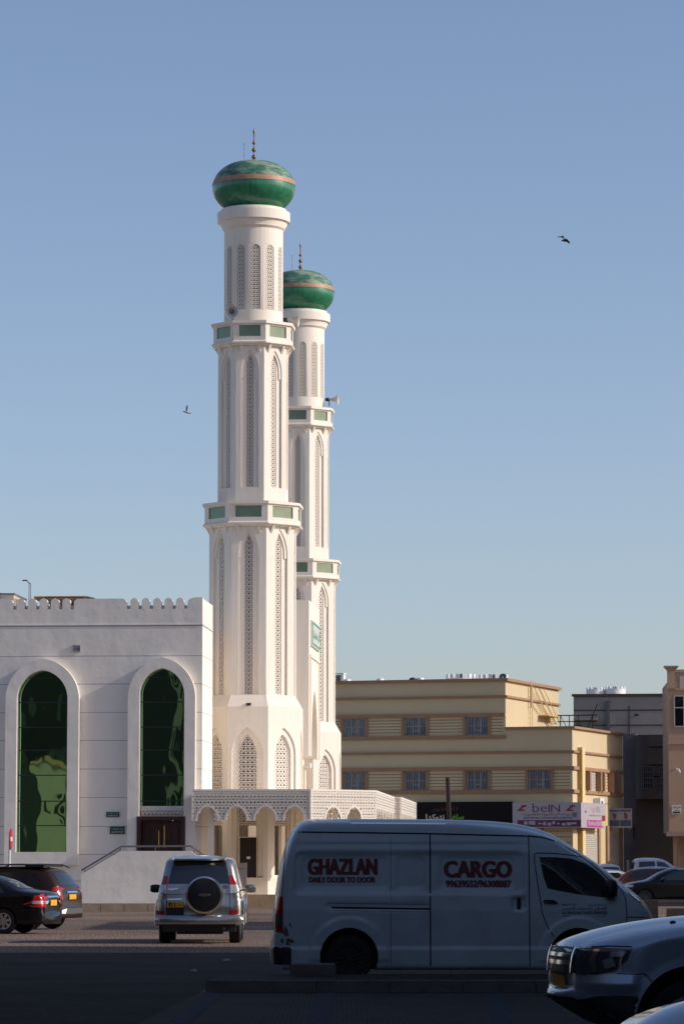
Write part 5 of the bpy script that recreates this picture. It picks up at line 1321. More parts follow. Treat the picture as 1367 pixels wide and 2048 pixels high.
van.patch('door_handle', [(vx(a), vz(b)) for a, b in ((1083, 1800), (1085, 1799), (1103, 1799), (1110, 1803), (1112, 1807.5), (1087, 1806.5), (1083, 1804))], 'S', -1, M_['black'], None, .02)
van.patch('headlight', [(vx(a), vz(b)) for a, b in ((1256, 1785), (1264, 1786), (1272, 1790), (1281, 1799), (1289, 1808), (1280, 1805), (1266, 1797))], 'S', -1, M_['lampclear'], None, .012, .04)
tl_ = van.patch('tail_light', [(vx(a), vz(b)) for a, b in ((551.5, 1791), (566, 1793), (566, 1864), (551, 1862))], 'S', -1, M_['lampred'], None, .012, .05)
van.patch('bumper_corner', [(vx(a), vz(b)) for a, b in ((549.5, 1893), (580, 1893.5), (582, 1896), (582, 1926), (550, 1924))], 'S', -1, M_['black'], None, .03, .05)
van.patch('clear_lens', [(vx(a), vz(b)) for a, b in ((552.5, 1827), (563, 1828), (563, 1852), (552.5, 1850))], 'S', -1, M_['rimdark'], tl_, .02, .05)
for rp in ([(567, 1856), (571, 1850), (575, 1857), (578, 1868), (572, 1872), (566, 1866)], [(573, 1874), (582, 1876), (589, 1881), (584, 1884), (577, 1883), (580, 1889), (572, 1888)], [(578, 1846), (580, 1843), (582, 1849), (580, 1854)], [(562, 1874), (567, 1878), (566, 1886), (561, 1882)]):
    van.patch('rust_patch', [(vx(a_), vz(b_)) for a_, b_ in rp], 'S', -1, M_['rust'], None, .003, .04)
m = MB(); m.add([(x_, sg * y_2, z_) for sg in (-1, 1) for (x_, y_2, z_) in ((-.05, .55, .27), (-.05, .55, .48), (.26, VW - .0, .49), (.26, VW - .0, .28), (.0, VW - .02, .28), (.0, VW - .02, .5))], [(0, 1, 5, 4), (4, 5, 2, 3), (0, 4, 3), (1, 2, 5), (6, 10, 11, 7), (10, 9, 8, 11), (6, 9, 10), (7, 11, 8), (0, 6, 7, 1), (1, 7, 8, 2)]); m.build('rear_bumper', M_['black'], van.root)
m = MB(); cx, cz = vx(1214), vz(1774)
ym = abs(van.ray_(cx, cz, 'S', -1, 0).y)
m.lathe([(.05, -.09), (.11, -.07), (.135, 0), (.11, .07), (.05, .09)], 16, Matrix.Translation((cx + .02, -ym - .13, cz - .02)) @ Matrix.Diagonal((.8, .9, 1.5, 1)) ); m.tube([(cx - .02, -ym + .02, cz - .1), (cx, -ym - .1, cz - .1)], .03, 6)
m.build('mirror', M_['black'], van.root, smooth=50)
m = MB(); van.line(m, [(.10, 1.0), (.16, 2.0)], 'S', -1, .01, .004); m.build('rear_door_gap', M_['seam'], van.root)
# underbody
m = MB(); m.box(.6, 5.0, -.7, .7, .2, .3); m.build('underbody', M_['black'], van.root)

# ------------------------------------------------------------------ silver off-roader seen from behind
PS, PD = 91.0, 77.0
psil = [(0, .62), (.0, .8), (.04, .95), (.06, 1.15), (.12, 1.35), (.24, 1.68), (.32, 1.82), (.5, 1.88), (1.2, 1.90), (2.0, 1.90), (2.6, 1.87), (2.85, 1.78), (3.3, 1.40), (3.45, 1.22), (3.6, 1.17), (4.2, 1.10), (4.55, .98), (4.68, .8), (4.72, .6)]
py_ = lambda zx: -((290 + zx / 5.944) - 398.5) / PS
pz_ = lambda zy: (1885 - (1680 + zy / 5.944)) / PS
prado = Car('off_road_car', 'silver off-road car with a covered spare wheel on its back door, seen from behind', 'car', (P(398.5, HOR, PD).x, PD, 0), R(90.6), psil, lambda x: .44, lambda x, z: .915 - max(0, z - 1.05) * .215 - max(0, 1.05 - z - .35) * .0 + (.02 if z < .95 else 0), rt=.11, pf=(.3, .7), pr=(.09, .28), ds=.05, nz=34, crown=.03, bow=.03, paint=M_['p_silver'], arches=((.98, .40, .45), (3.77, .40, .45)), w=.93)
prado.wheels((.98, 3.77), .39, .26, style='five')
E_ = lambda pts: [(py_(a), pz_(b)) for a, b in pts]
rg = prado.patch('rear_window', E_([(350, 248), (600, 236), (930, 246), (958, 270), (985, 400), (1000, 512), (640, 516), (275, 512), (300, 400), (330, 280)]), 'E', -1, M_['glassd'], None, .008, .08)
m = MB(); 
prado.line(m, E_([(255, 512), (255, 885), (1010, 885), (1010, 512)]), 'E', -1, .012); prado.line(m, E_([(262, 640), (1010, 632)]), 'E', -1, .008)
m.build('panel_gaps', M_['seam'], prado.root)
prado.patch('window_reflection', [], 'E', -1, M_['glassd']) if False else None
for sg, pts in ((1, [(232, 425), (268, 425), (262, 520), (258, 632), (178, 632), (190, 560)]), (-1, [(998, 415), (1035, 420), (1072, 500), (1100, 560), (1105, 628), (1010, 628)])):
    up = [p for p in pts]
    tl_ = prado.patch('tail_light', E_(pts), 'E', -1, M_['lampred'], None, .02, .05)
    lo = [(258, 530), (258, 632), (178, 632), (196, 530)] if sg > 0 else [(1008, 530), (1085, 530), (1105, 628), (1010, 628)]
    prado.patch('clear_lens', E_(lo), 'E', -1, M_['lampclear'], tl_, .03, .05)
    prado.patch('reflector', E_([(165, 832), (240, 832), (246, 878), (170, 882)] if sg > 0 else [(1002, 825), (1094, 822), (1090, 868), (1000, 874)]), 'E', -1, M_['lampred'], None, .05, .05)
# bumper: a curved bar around the tail
m = MB(); prof = []
for t in range(-10, 11):
    y = t / 10 * .95; x = -.13 + .10 * (abs(t) / 10) ** 3 if abs(t) < 10 else .0; prof.append((x, y))
prof = [(.52, -.955), (.25, -.955)] + prof + [(.25, .955), (.52, .955)]
sec = [(.06, .38), (-.01, .41), (-.02, .48), (.0, .57), (.05, .61), (.16, .62)]
n1, n2 = len(prof), len(sec); vs = []
for i, (x, y) in enumerate(prof):
    a = prof[max(i - 1, 0)]; b = prof[min(i + 1, n1 - 1)]; tx, ty = b[0] - a[0], b[1] - a[1]; L2 = math.hypot(tx, ty); nx, ny = ty / L2, -tx / L2
    for o_, z in sec: vs.append((x + nx * o_, y + ny * o_, z + .02))
m.add(vs, [(i * n2 + k, i * n2 + k + 1, (i + 1) * n2 + k + 1, (i + 1) * n2 + k) for i in range(n1 - 1) for k in range(n2 - 1)]); m.build('bumper', M_['p_silver'], prado.root, smooth=50)
m = MB(); m.box(-.02, .6, -.8, .8, .26, .42); m.tube([(.1, -.52, .34), (-.10, -.55, .33)], .04, 10); m.box(.5, 1.4, -.5, .5, .2, .3); m.build('underbody', M_['black'], prado.root)
# spare wheel cover
yc, zc, rc = py_(707), pz_(645), 222 / 5.944 / PS
T = Matrix.Translation((-.02, yc, zc)) @ Matrix.Rotation(-pi / 2, 4, 'Y')
m = MB(T); m.lathe([(rc * .95, -.04), (rc, .0), (rc, .16), (rc * .985, .19), (rc * .9, .205), (rc * .88, .20)], 48, None, False); sp = m.build('spare_wheel_ring', mat('satin_chrome', (.72, .72, .72), .25, metal=1), prado.root, smooth=40)
m = MB(T); m.lathe([(rc * .89, .19), (rc * .86, .215), (rc * .4, .235), (.01, .24)], 48, None, False); m.build('spare_wheel_cover', mat('black_vinyl', (.012, .012, .015), .35, coat=.3), prado.root, smooth=40)
m = MB(T); letters(m, 'V6', -.05, .05, -.05, .05, lambda u, q: (0, 0, 0)) if False else None
m.lathe([(.13, .236), (.12, .243)], 30, Matrix.Diagonal((.28, 1, 1, 1)), True); m.build('cover_emblem', M_['rimdark'], prado.root)
prado.patch('plate_recess', E_([(258, 726), (466, 726), (466, 885), (262, 885)]), 'E', -1, M_['black'], None, .012)
pl = prado.patch('number_plate', E_([(268, 732), (462, 728), (462, 792), (268, 794)]), 'E', -1, M_['plate'], None, .03)
m = MB(); prado.text(m, '82 5', py_(285), py_(370), pz_(785), pz_(740), 'E', -1, .03, .036); prado.text(m, arabic('عمان'), py_(385), py_(448), pz_(780), pz_(745), 'E', -1, .0, .036); m.build('plate_lettering', M_['signdark'], pl)
prado.patch('plate_lamp_bar', E_([(272, 690), (440, 685), (440, 708), (272, 712)]), 'E', -1, M_['chrome'], None, .03)
prado.patch('door_handle', E_([(275, 572), (400, 566), (404, 582), (330, 598), (275, 588)]), 'E', -1, M_['chrome'], None, .03)
m = MB(); c_ = (py_(950), pz_(550))
for i in range(20):
    a0, a1 = 2 * pi * i / 20, 2 * pi * (i + 1) / 20
    for ra, rb in ((.048, .034), (.022, .034), (.046, .015)): prado.line(m, [(c_[0] + ra * cos(a0), c_[1] + rb * sin(a0)), (c_[0] + ra * cos(a1), c_[1] + rb * sin(a1))], 'E', -1, .01, .014)
m.build('emblem', M_['rimdark'], prado.root)
# roof spoiler, side glass, mirrors, rear wiper
m = MB(); m.add([(.30, -.60, 1.83), (.30, .60, 1.83), (.12, .56, 1.815), (.12, -.56, 1.815), (.5, -.60, 1.905), (.5, .60, 1.905), (.10, .55, 1.85), (.10, -.55, 1.85)], [(0, 1, 2, 3), (4, 7, 6, 5), (3, 2, 6, 7), (0, 3, 7, 4), (1, 5, 6, 2)]); m.build('roof_spoiler', M_['p_silver'], prado.root, smooth=30)
prado.patch('side_window', [(.55, 1.24), (.62, 1.66), (1.35, 1.74), (1.38, 1.22)], 'S', -1, M_['glassd']); prado.patch('side_window', [(1.46, 1.22), (1.44, 1.74), (2.15, 1.74), (2.18, 1.2)], 'S', -1, M_['glassd']); prado.patch('side_window', [(2.26, 1.2), (2.24, 1.74), (2.62, 1.68), (3.02, 1.42), (3.1, 1.2)], 'S', -1, M_['glassd'])
for sg in (-1, 1): prado.patch('side_window', [(.55, 1.24), (.62, 1.66), (2.62, 1.68), (3.1, 1.2)], 'S', 1, M_['glassd']) if sg > 0 else None
prado.mirror(2.95, 1.18, -1, .24, .2, M_['p_silver']); prado.mirror(2.95, 1.18, 1, .24, .2, M_['black'])
m = MB(); 
for sg in (-1, 1): m.box(.3, 4.4, sg * .935 - .03, sg * .935 + .03, .66, .72); 
m.build('side_moulding', M_['trim'], prado.root)
for sg in (-1, 1):
    m = MB()
    for ax in (.98, 3.77):
        pr_ = [(.46, .90), (.52, .93), (.55, .965), (.52, .99), (.45, .99)]
        vs = []; nn = 18
        for i in range(nn + 1):
            a = pi * i / nn
            for rr_, yy in pr_: vs.append((ax + rr_ * cos(a), sg * yy, .40 + rr_ * sin(a)))
        k = len(pr_); m.add(vs, [(i * k + q, i * k + q + 1, (i + 1) * k + q + 1, (i + 1) * k + q) for i in range(nn) for q in range(k - 1)])
    m.build('wheel_flare', M_['p_silver'], prado.root, smooth=50)

# ------------------------------------------------------------------ black sedan and brown SUV at the left edge
def place(px, d, rz, x0=0.0):
    """root location so that local x0 on the centreline stands at photo column px, distance d"""
    p = P(px, HOR, d); return (p.x - x0 * cos(rz), d - x0 * sin(rz), 0)
rz = R(166)
ssil = [(0, .55), (.0, .8), (.05, .98), (.14, 1.03), (.5, 1.07), (.75, 1.14), (1.1, 1.33), (1.5, 1.44), (2.0, 1.47), (2.5, 1.44), (3.0, 1.25), (3.35, 1.02), (3.6, .96), (4.1, .88), (4.4, .76), (4.5, .6)]
sed = Car('sedan', 'black sedan with silver hubcaps and lit red tail lamps at the left edge', 'car', place(107, 88.6, rz), rz, ssil, lambda x: .24, lambda x, z: .86 - max(0, z - .95) * .36, rt=.09, pf=(.25, .6), pr=(.22, .5), ds=.06, nz=26, crown=.03, bow=.07, paint=M_['p_black'], arches=((1.02, .31, .36), (3.6, .31, .36)), w=.87)
sed.wheels((1.02, 3.6), .315, .2, style='seven')
sed.patch('rear_window', [(y, z) for y, z in ((-.5, 1.12), (-.42, 1.36), (.42, 1.36), (.5, 1.12))], 'E', -1, M_['glassd'], None, .006)
sed.patch('rear_window_side', [(.70, 1.13), (1.12, 1.34), (1.22, 1.36), (1.05, 1.1)], 'S', 1, M_['glassd']) if False else None
for sg in (1, -1):
    sed.patch('side_window', [(1.0, 1.02), (1.25, 1.30), (1.85, 1.38), (1.86, 1.0)], 'S', sg, M_['glassd']); sed.patch('side_window', [(1.93, 1.0), (1.92, 1.38), (2.45, 1.36), (2.95, 1.12), (3.05, .98)], 'S', sg, M_['glassd'])
    sed.patch('tail_light', [(sg * .58, .66), (sg * .58, .95), (sg * .80, .95), (sg * .88, .66)], 'E', -1, M_['lampred'], None, .012)
    tl_ = sed.patch('tail_light', [(.0, .66), (.02, .97), (.10, .98), (.16, .80), (.30, .66)], 'S', sg, M_['lampred'], None, .012, .06)
    sed.patch('clear_lens', [(.0, .74), (.0, .82), (.24, .82), (.28, .75)], 'S', sg, M_['lampclear'], tl_, .02, .06)
sed.patch('number_plate', [(-.24, .70), (.24, .70), (.24, .84), (-.24, .84)], 'E', -1, M_['plate'], None, .02)
sed.patch('chrome_strip', [(-.4, .90), (.4, .90), (.4, .94), (-.4, .94)], 'E', -1, M_['chrome'], None, .015)
m = MB()
for sg in (1, -1): sed.line(m, [(1.88, 1.36), (1.9, .35)], 'S', sg); sed.line(m, [(3.0, 1.1), (3.02, .35)], 'S', sg); sed.line(m, [(1.0, 1.02), (1.25, .7), (1.4, .4)], 'S', sg); sed.line(m, [(.2, .60), (.64, .58)], 'S', sg)
m.build('panel_gaps', M_['seam'], sed.root)
rz = R(162)
dsil = [(0, .6), (.0, .85), (.05, 1.05), (.12, 1.22), (.32, 1.50), (.42, 1.58), (.7, 1.62), (1.4, 1.65), (2.2, 1.64), (2.6, 1.58), (3.1, 1.28), (3.3, 1.14), (3.5, 1.09), (4.0, 1.02), (4.22, .92), (4.3, .75), (4.32, .6)]
def duster_body(label, loc, rz, paint_, name='suv'):
    return Car(name, label, 'car', loc, rz, dsil, lambda x: .30, lambda x, z: .90 - max(0, z - 1.05) * .30 - (0 if z < 1.05 else .02), rt=.10, pf=(.30, .6), pr=(.16, .4), ds=.05, nz=30, crown=.03, bow=.07, paint=paint_, arches=((.88, .36, .41), (3.52, .36, .41)), w=.91)
suv = duster_body('dark brown SUV with roof rack, partly hidden behind the black sedan', place(145, 94.5, rz), rz, M_['p_brown'])
suv.wheels((.88, 3.52), .345, .22, style='five')
for sg in (1, -1):
    suv.patch('side_window', [(.58, 1.18), (.62, 1.38), (.95, 1.48), (1.0, 1.14)], 'S', sg, M_['glassd']); suv.patch('side_window', [(1.1, 1.12), (1.08, 1.5), (1.75, 1.52), (1.78, 1.1)], 'S', sg, M_['glassd']); suv.patch('side_window', [(1.86, 1.1), (1.84, 1.52), (2.45, 1.48), (2.95, 1.16)], 'S', sg, M_['glassd'])
    tl_ = suv.patch('tail_light', [(.02, .80), (.05, 1.08), (.12, 1.16), (.22, 1.08), (.24, .90), (.18, .78)], 'S', sg, M_['lampred'], None, .012, .05)
    suv.patch('tail_light', [(sg * .66, .80), (sg * .66, 1.12), (sg * .82, 1.12), (sg * .88, .80)], 'E', -1, M_['lampred'], None, .012, .05)
    suv.patch('clear_lens', [(.04, .90), (.05, .99), (.2, .99), (.22, .90)], 'S', sg, M_['lampclear'], tl_, .02, .05)
    m = MB(); m.tube([(.35, sg * .66, 1.64), (.55, sg * .66, 1.72), (1.2, sg * .66, 1.735), (2.1, sg * .66, 1.72), (2.3, sg * .66, 1.64)], .02, 6); m.build('roof_rail', M_['greypl'], suv.root)
m = MB(); m.box(.55, 1.1, -.64, .64, 1.66, 1.72); m.box(1.1, 2.0, -.6, .6, 1.63, 1.67); m.build('roof_box', M_['black'], suv.root)
suv.patch('rear_window', [(-.62, 1.18), (-.52, 1.50), (.52, 1.50), (.62, 1.18)], 'E', -1, M_['glassd'])
suv.patch('number_plate', [(-.24, .80), (.24, .80), (.24, .93), (-.24, .93)], 'E', -1, M_['plate'], None, .02)
suv.patch('chrome_strip', [(-.34, .97), (.34, .97), (.34, 1.01), (-.34, 1.01)], 'E', -1, M_['chrome'], None, .02)
m = MB(); m.add([(-.07, -.62, .42), (-.07, .62, .42), (-.09, .55, .56), (-.09, -.55, .56), (.12, .86, .36), (.10, .86, .46), (.12, -.86, .36), (.10, -.86, .46)], [(0, 1, 2, 3), (1, 4, 5, 2), (0, 3, 7, 6)]); m.build('skid_plate', M_['rim'], suv.root)
m = MB()
for sg in (1, -1): suv.line(m, [(1.03, 1.5), (1.04, .8), (1.3, .4)], 'S', sg); suv.line(m, [(1.8, 1.5), (1.82, .38)], 'S', sg); suv.line(m, [(.0, .62), (.46, .6)], 'S', sg)
m.build('panel_gaps', M_['seam'], suv.root)

# ------------------------------------------------------------------ blue-silver SUV in the right foreground
FS_, FD = 237.0, 29.3
rz = R(180 + 9)
fsil = [(0, .6), (.0, .85), (.05, 1.05), (.32, 1.50), (.7, 1.66), (1.4, 1.70), (2.0, 1.68), (2.35, 1.60), (2.7, 1.38), (2.88, 1.26), (3.1, 1.238), (3.35, 1.222), (3.65, 1.185), (3.95, 1.13), (4.13, 1.08), (4.25, 1.04), (4.31, .98), (4.335, .86), (4.34, .66)]
def fw0(x, z): 
    base = .90 - max(0, z - 1.08) * .34
    if x > 2.9: base += .015 * max(0, 1 - abs(math.hypot(x - 3.42, z - .36) - .47) / .10)
    return base
def frec(x, z):
    r = 0
    if x > 3.9: r -= .035 * max(0, 1 - abs(z - .70) / .09)
    return r
axf = 3.42
p_ax = P(1372, HOR, 30.0)
loc = (p_ax.x - axf * cos(rz) + (.80) * sin(rz) * 1.0, 29.0 - axf * sin(rz) - (.80) * cos(rz), 0)
# the near (left) wheel stands at 29 m: the root sits on the centreline, .8 m further in
loc = (p_ax.x - (axf * cos(rz) - .80 * sin(rz)), 30.0 - (axf * sin(rz) + .80 * cos(rz)), 0)
dus = Car('suv', 'pale blue silver SUV nosing in from the right edge with chrome grille and headlight', 'car', loc, rz, fsil, lambda x: .30 + max(0, x - 3.87) * .56, fw0, rt=.10, pf=(.36, .55), pr=(.16, .4), recess=frec, ds=.035, nz=44, crown=.035, bow=.10, nc=14, paint=M_['p_blue'], arches=((.78, .37, .46), (axf, .37, .485)), w=.91, smooth=45)
dus.wheels((.78, axf), .365, .22, style='five', rimm=mat('pale_alloy_rim', (.5, .5, .5), .4, metal=.25))
for sg in (1, -1):
    dus.patch('side_window', [(1.86, 1.16), (1.84, 1.55), (2.25, 1.52), (2.7, 1.22)], 'S', sg, M_['glassd']); dus.patch('side_window', [(1.0, 1.14), (1.05, 1.52), (1.75, 1.55), (1.78, 1.14)], 'S', sg, M_['glassd'])
    hl = dus.patch('headlight', [(3.92, 1.00), (3.97, .90), (4.06, .82), (4.2, .785), (4.36, .785), (4.36, .985), (4.2, 1.0)], 'S', sg, M_['lampgrey'], None, .012, .035)
    dus.patch('lamp_lens', [(4.20, .80), (4.235, .80), (4.25, .90), (4.21, .985), (4.17, .985), (4.21, .90)], 'S', sg, M_['chrome'], hl, .02, .02); dus.patch('lamp_bulb_housing', [(4.06, .85), (4.14, .83), (4.16, .90), (4.08, .93)], 'S', sg, M_['lampmid'], hl, .018, .03)
    dus.patch('indicator', [(4.0, .93), (4.10, .93), (4.09, .97), (3.97, .975)], 'S', sg, M_['lampmid'], hl, .02, .03)
    dus.patch('lower_cladding', [(3.86, .30), (3.88, .60), (4.05, .61), (4.2, .60), (4.35, .56), (4.35, .25), (3.86, .27)], 'S', sg, M_['black'], None, .01, .05)
    dus.patch('sill_cladding', [(1.2, .30), (1.2, .44), (3.0, .44), (3.0, .30)], 'S', sg, M_['black'], None, .01, .08)
gr = dus.patch('grille', [(-.44, .80), (-.46, .96), (-.40, 1.0), (.40, 1.0), (.46, .96), (.44, .80), (.36, .77), (-.36, .77)], 'E', 1, M_['black'], None, .008, .05)
for z_, h_ in ((.915, .03), (.85, .035)): dus.patch('chrome_bar', [(-.40, z_), (.40, z_), (.40, z_ + h_), (-.40, z_ + h_)], 'E', 1, M_['chrome'], gr, .03, .04)
for sg in (1, -1): dus.patch('chrome_upright', [(sg * .42, .78), (sg * .47, .78), (sg * .49, .99), (sg * .42, .99)], 'E', 1, M_['chrome'], gr, .032, .04)
dus.patch('lower_cladding', [(-.75, .25), (-.75, .55), (-.5, .58), (.5, .58), (.75, .55), (.75, .25)], 'E', 1, M_['black'], None, .012, .06)
pl = dus.patch('number_plate', [(-.26, .665), (.26, .665), (.26, .765), (-.26, .765)], 'E', 1, M_['plate'], None, .02, .06)
m = MB()
for sg in (1, -1): dus.line(m, [(3.90, .785), (4.05, .79)], 'S', sg, .008); dus.line(m, [(3.90, .785), (3.82, .79), (3.76, .72)], 'S', sg, .008); dus.line(m, [(3.92, 1.015), (4.1, 1.02), (4.28, 1.005)], 'S', sg, .010); dus.line(m, [(2.98, 1.2), (3.0, .9), (2.98, .45)], 'S', sg, .01)
dus.line(m, [(3.05, .60), (3.8, .68), (4.2, .55)], 'T', 1, .006, .003); dus.line(m, [(3.05, -.60), (3.8, -.68), (4.2, -.55)], 'T', 1, .006, .003)
m.build('panel_gaps', M_['seam'], dus.root)
m = MB(); h_ = dus.ray_(3.45, .42, 'T', 1, 0); m.lathe([(.028, -.01), (.026, .012), (.012, .02)], 12, Matrix.Translation(h_)); m.build('washer_nozzle', M_['black'], dus.root, smooth=50)
dus.mirror(2.75, 1.20, 1, .2, .15, M_['p_blue']); dus.mirror(2.75, 1.20, -1, .2, .15, M_['p_blue'])

# nose of a nearer car at the bottom right corner
nsil = [(0, .6), (.0, .85), (.05, 1.05), (.32, 1.50), (.7, 1.66), (2.2, 1.68), (2.9, 1.30), (3.1, 1.20), (3.5, 1.15), (3.9, 1.09), (4.12, 1.02), (4.22, .92), (4.27, .75), (4.28, .6)]
rz = R(180 + 20)
p_n = P(1262, HOR, 15.3)
near = Car('nearest_car', 'rounded blue silver bonnet of the nearest car in the bottom right corner', 'car', (p_n.x - 4.28 * cos(rz), 15.3 - 4.28 * sin(rz), 0), rz, nsil, lambda x: .28, lambda x, z: .88 - max(0, z - 1.05) * .34, rt=.12, pf=(.45, .8), pr=(.16, .4), ds=.045, nz=26, crown=.05, bow=.14, nc=12, paint=M_['p_blue'], arches=((.8, .36, .41), (3.45, .36, .41)), w=.89)
near.wheels((.8, 3.45), .345, .22)
for sg in (1, -1):
    near.patch('headlight', [(3.95, .80), (3.98, .92), (4.3, .92), (4.3, .76)], 'S', sg, M_['glassd'], None, .012, .05); near.patch('side_window', [(1.0, 1.14), (1.05, 1.52), (2.4, 1.50), (2.85, 1.2)], 'S', sg, M_['glassd'])
near.patch('grille', [(-.45, .66), (-.45, .86), (.45, .86), (.45, .66)], 'E', 1, M_['black'], None, .01)
near.patch('windscreen', [(-.6, 1.28), (-.5, 1.58), (.5, 1.58), (.6, 1.28)], 'E', 1, M_['glassd'], None, .01)

# ------------------------------------------------------------------ cars parked by the shops
def simple_car(label, name, loc, rz, sil, paint_, wins, hw=.88, belt=.95, r=.33, ax=(.9, 3.5), extra=None, zb=.26):
    c = Car(name, label, 'car', loc, rz, sil, lambda x: zb, lambda x, z: hw - max(0, z - belt) * .34, rt=.09, pf=(.25, .6), pr=(.15, .4), ds=.08, nz=20, crown=.03, bow=.06, nc=6, paint=paint_, arches=tuple((a, r, r * 1.16) for a in ax), w=hw + .01, group='cars parked by the shops')
    c.wheels(ax, r, .2, rimm=M_['rimdark'])
    for sg in (1, -1):
        for q in wins: c.patch('side_window', q, 'S', sg, M_['glassd'], None, .006, .12)
    return c
sc_ = 1.06
ss2 = [(a * sc_, b * sc_) for a, b in ssil]
rz = R(184)
c = simple_car('near black sedan in the shade at the right edge, facing left', 'sedan', (P(1238, HOR, 151).x - 4.77 * cos(rz), 151 - 4.77 * sin(rz), 0), rz, [(a, b * 1.02) for a, b in ss2], M_['p_black'], [[(1.06, 1.12), (1.35, 1.42), (1.95, 1.48), (1.96, 1.08)], [(2.05, 1.08), (2.03, 1.48), (2.6, 1.46), (3.1, 1.2), (3.2, 1.06)]], r=.34, ax=(1.08, 3.82))
for sg in (1, -1): c.patch('headlight', [(4.35, .78), (4.3, .86), (4.6, .88), (4.75, .76)], 'S', sg, M_['lampclear'], None, .012, .06)
c.mirror(3.05, 1.12, 1, .2, .14, M_['p_black'])
rz = R(-20)
c = simple_car('dark red car behind the black sedan with glowing tail lamp', 'hatchback', (P(1238, HOR, 160).x, 160, .0), rz, [(0, .6), (.0, .85), (.05, 1.08), (.3, 1.3), (.55, 1.48), (1.0, 1.60), (1.8, 1.64), (2.4, 1.58), (3.0, 1.28), (3.3, 1.08), (3.9, .95), (4.2, .8), (4.28, .6)], M_['p_red'], [[(.6, 1.15), (.8, 1.4), (1.6, 1.48), (1.62, 1.1)], [(1.7, 1.1), (1.7, 1.48), (2.3, 1.46), (2.9, 1.15)]])
c.patch('tail_light', [(-.86, .98), (-.86, 1.14), (-.45, 1.14), (-.45, 1.02)], 'E', -1, M_['lampred'], None, .015); c.patch('tail_light', [(.0, .98), (.0, 1.14), (.25, 1.12), (.25, 1.0)], 'S', -1, M_['lampred'], None, .015); c.patch('rear_window', [(-.5, 1.2), (-.42, 1.45), (.42, 1.45), (.5, 1.2)], 'E', -1, M_['glassd'])
rz = R(0)
psl = [(0, .7), (.0, .95), (.05, 1.12), (1.6, 1.13), (1.64, 1.2), (1.68, 1.7), (1.8, 1.86), (2.4, 1.9), (3.1, 1.86), (3.6, 1.55), (3.95, 1.22), (4.6, 1.12), (5.1, .98), (5.3, .7)]
c = simple_car('white double cab pickup in the shade behind the black sedan', 'pickup_truck', (P(1262, HOR, 172).x - 1.64, 172, .16), rz, psl, M_['p_white'], [[(1.9, 1.28), (1.95, 1.72), (2.7, 1.74), (2.72, 1.26)], [(2.82, 1.26), (2.8, 1.74), (3.15, 1.7), (3.7, 1.26)]], hw=.9, belt=1.15, r=.38, ax=(1.0, 4.3), zb=.4)
m = MB(); m.box(.1, 1.6, -.7, .7, 1.10, 1.19); m.build('cargo_bed', M_['black'], c.root); m = MB(); m.box(1.45, 1.6, -.72, .72, 1.14, 1.8); m.build('cab_guard', M_['trim'], c.root)
rz = R(90)
c = simple_car('white car with its rear window towards the camera, left of the pickup', 'estate_car', (P(1214, HOR, 176).x, 176, .0), rz, [(0, .6), (.0, .9), (.06, 1.15), (.2, 1.4), (.45, 1.68), (.8, 1.76), (2.0, 1.78), (2.7, 1.68), (3.3, 1.25), (3.9, 1.1), (4.3, .9), (4.4, .6)], M_['p_white'], [[(.6, 1.25), (.7, 1.6), (2.5, 1.62), (3.0, 1.25)]])
c.patch('rear_window', [(-.66, 1.27), (-.58, 1.62), (.58, 1.62), (.66, 1.27)], 'E', -1, M_['glassd'])
rz = R(215)
c = simple_car('silver car nose just visible between the van and the red car', 'small_car', (P(1247, HOR, 166).x - 0.0, 166 + .4, .0), rz, [(0, .6), (.0, .9), (.06, 1.15), (.3, 1.42), (.9, 1.5), (1.8, 1.5), (2.5, 1.42), (3.1, 1.12), (3.8, 1.02), (4.1, .85), (4.2, .6)], M_['p_silver'], [[(.7, 1.1), (.9, 1.36), (2.4, 1.38), (2.9, 1.1)]])
c.patch('windscreen', [(-.6, 1.12), (-.5, 1.4), (.5, 1.4), (.6, 1.12)], 'E', 1, M_['glassd'])

# ------------------------------------------------------------------ concrete blocks and the wheel stop
def block(label, px0, px1, py0, py1, d, dep, matl, name='concrete_block', cat='concrete block', group='painted concrete blocks', rz=0):
    x0, x1 = P(px0, HOR, d).x, P(px1, HOR, d).x; z0, z1 = max(0, P(px0, py1, d).z), P(px0, py0, d).z
    if name == 'wheel_stop': z0 = iz + .003
    r = empty(name, label, cat, ((x0 + x1) / 2, d, z0), rz, group); w_ = (x1 - x0) / 2; h = z1 - z0
    m = MB(); c = .018; n_ = 6; vs = []
    for z_, e in ((0, 0), (h * .5, -.004), (h - c, 0), (h, c)):
        for (sx, sy) in ((-1, 0), (-.3, 0), (.3, 0), (1, 0), (1, 1), (.2, 1), (-.4, 1), (-1, 1)):
            vs.append((sx * (w_ - (e if abs(sx) == 1 else 0)) + random.uniform(-1, 1) * .004, sy * dep + (e if sy == 0 else -e) + random.uniform(-1, 1) * .004, z_))
    m.add(vs, [(k * 8 + i, k * 8 + (i + 1) % 8, k * 8 + 8 + (i + 1) % 8, k * 8 + 8 + i) for k in range(3) for i in range(8)] + [tuple(range(24, 32)), tuple(reversed(range(8)))])
    m.build('block_body', matl, r)
block('reddish concrete block just past the nose of the van', 1272, 1314, 1800, 1870, 101, .5, M_['block'])
block('lower reddish concrete block at the right edge behind the SUV bonnet', 1330, 1400, 1817, 1880, 94, .5, M_['block'], rz=R(-14))
block('dark concrete wheel stop on the island by the rear wheel of the van', 581, 671, 1927, 1950, 49.7, .25, M_['conc'], 'wheel_stop', 'wheel stop', None)

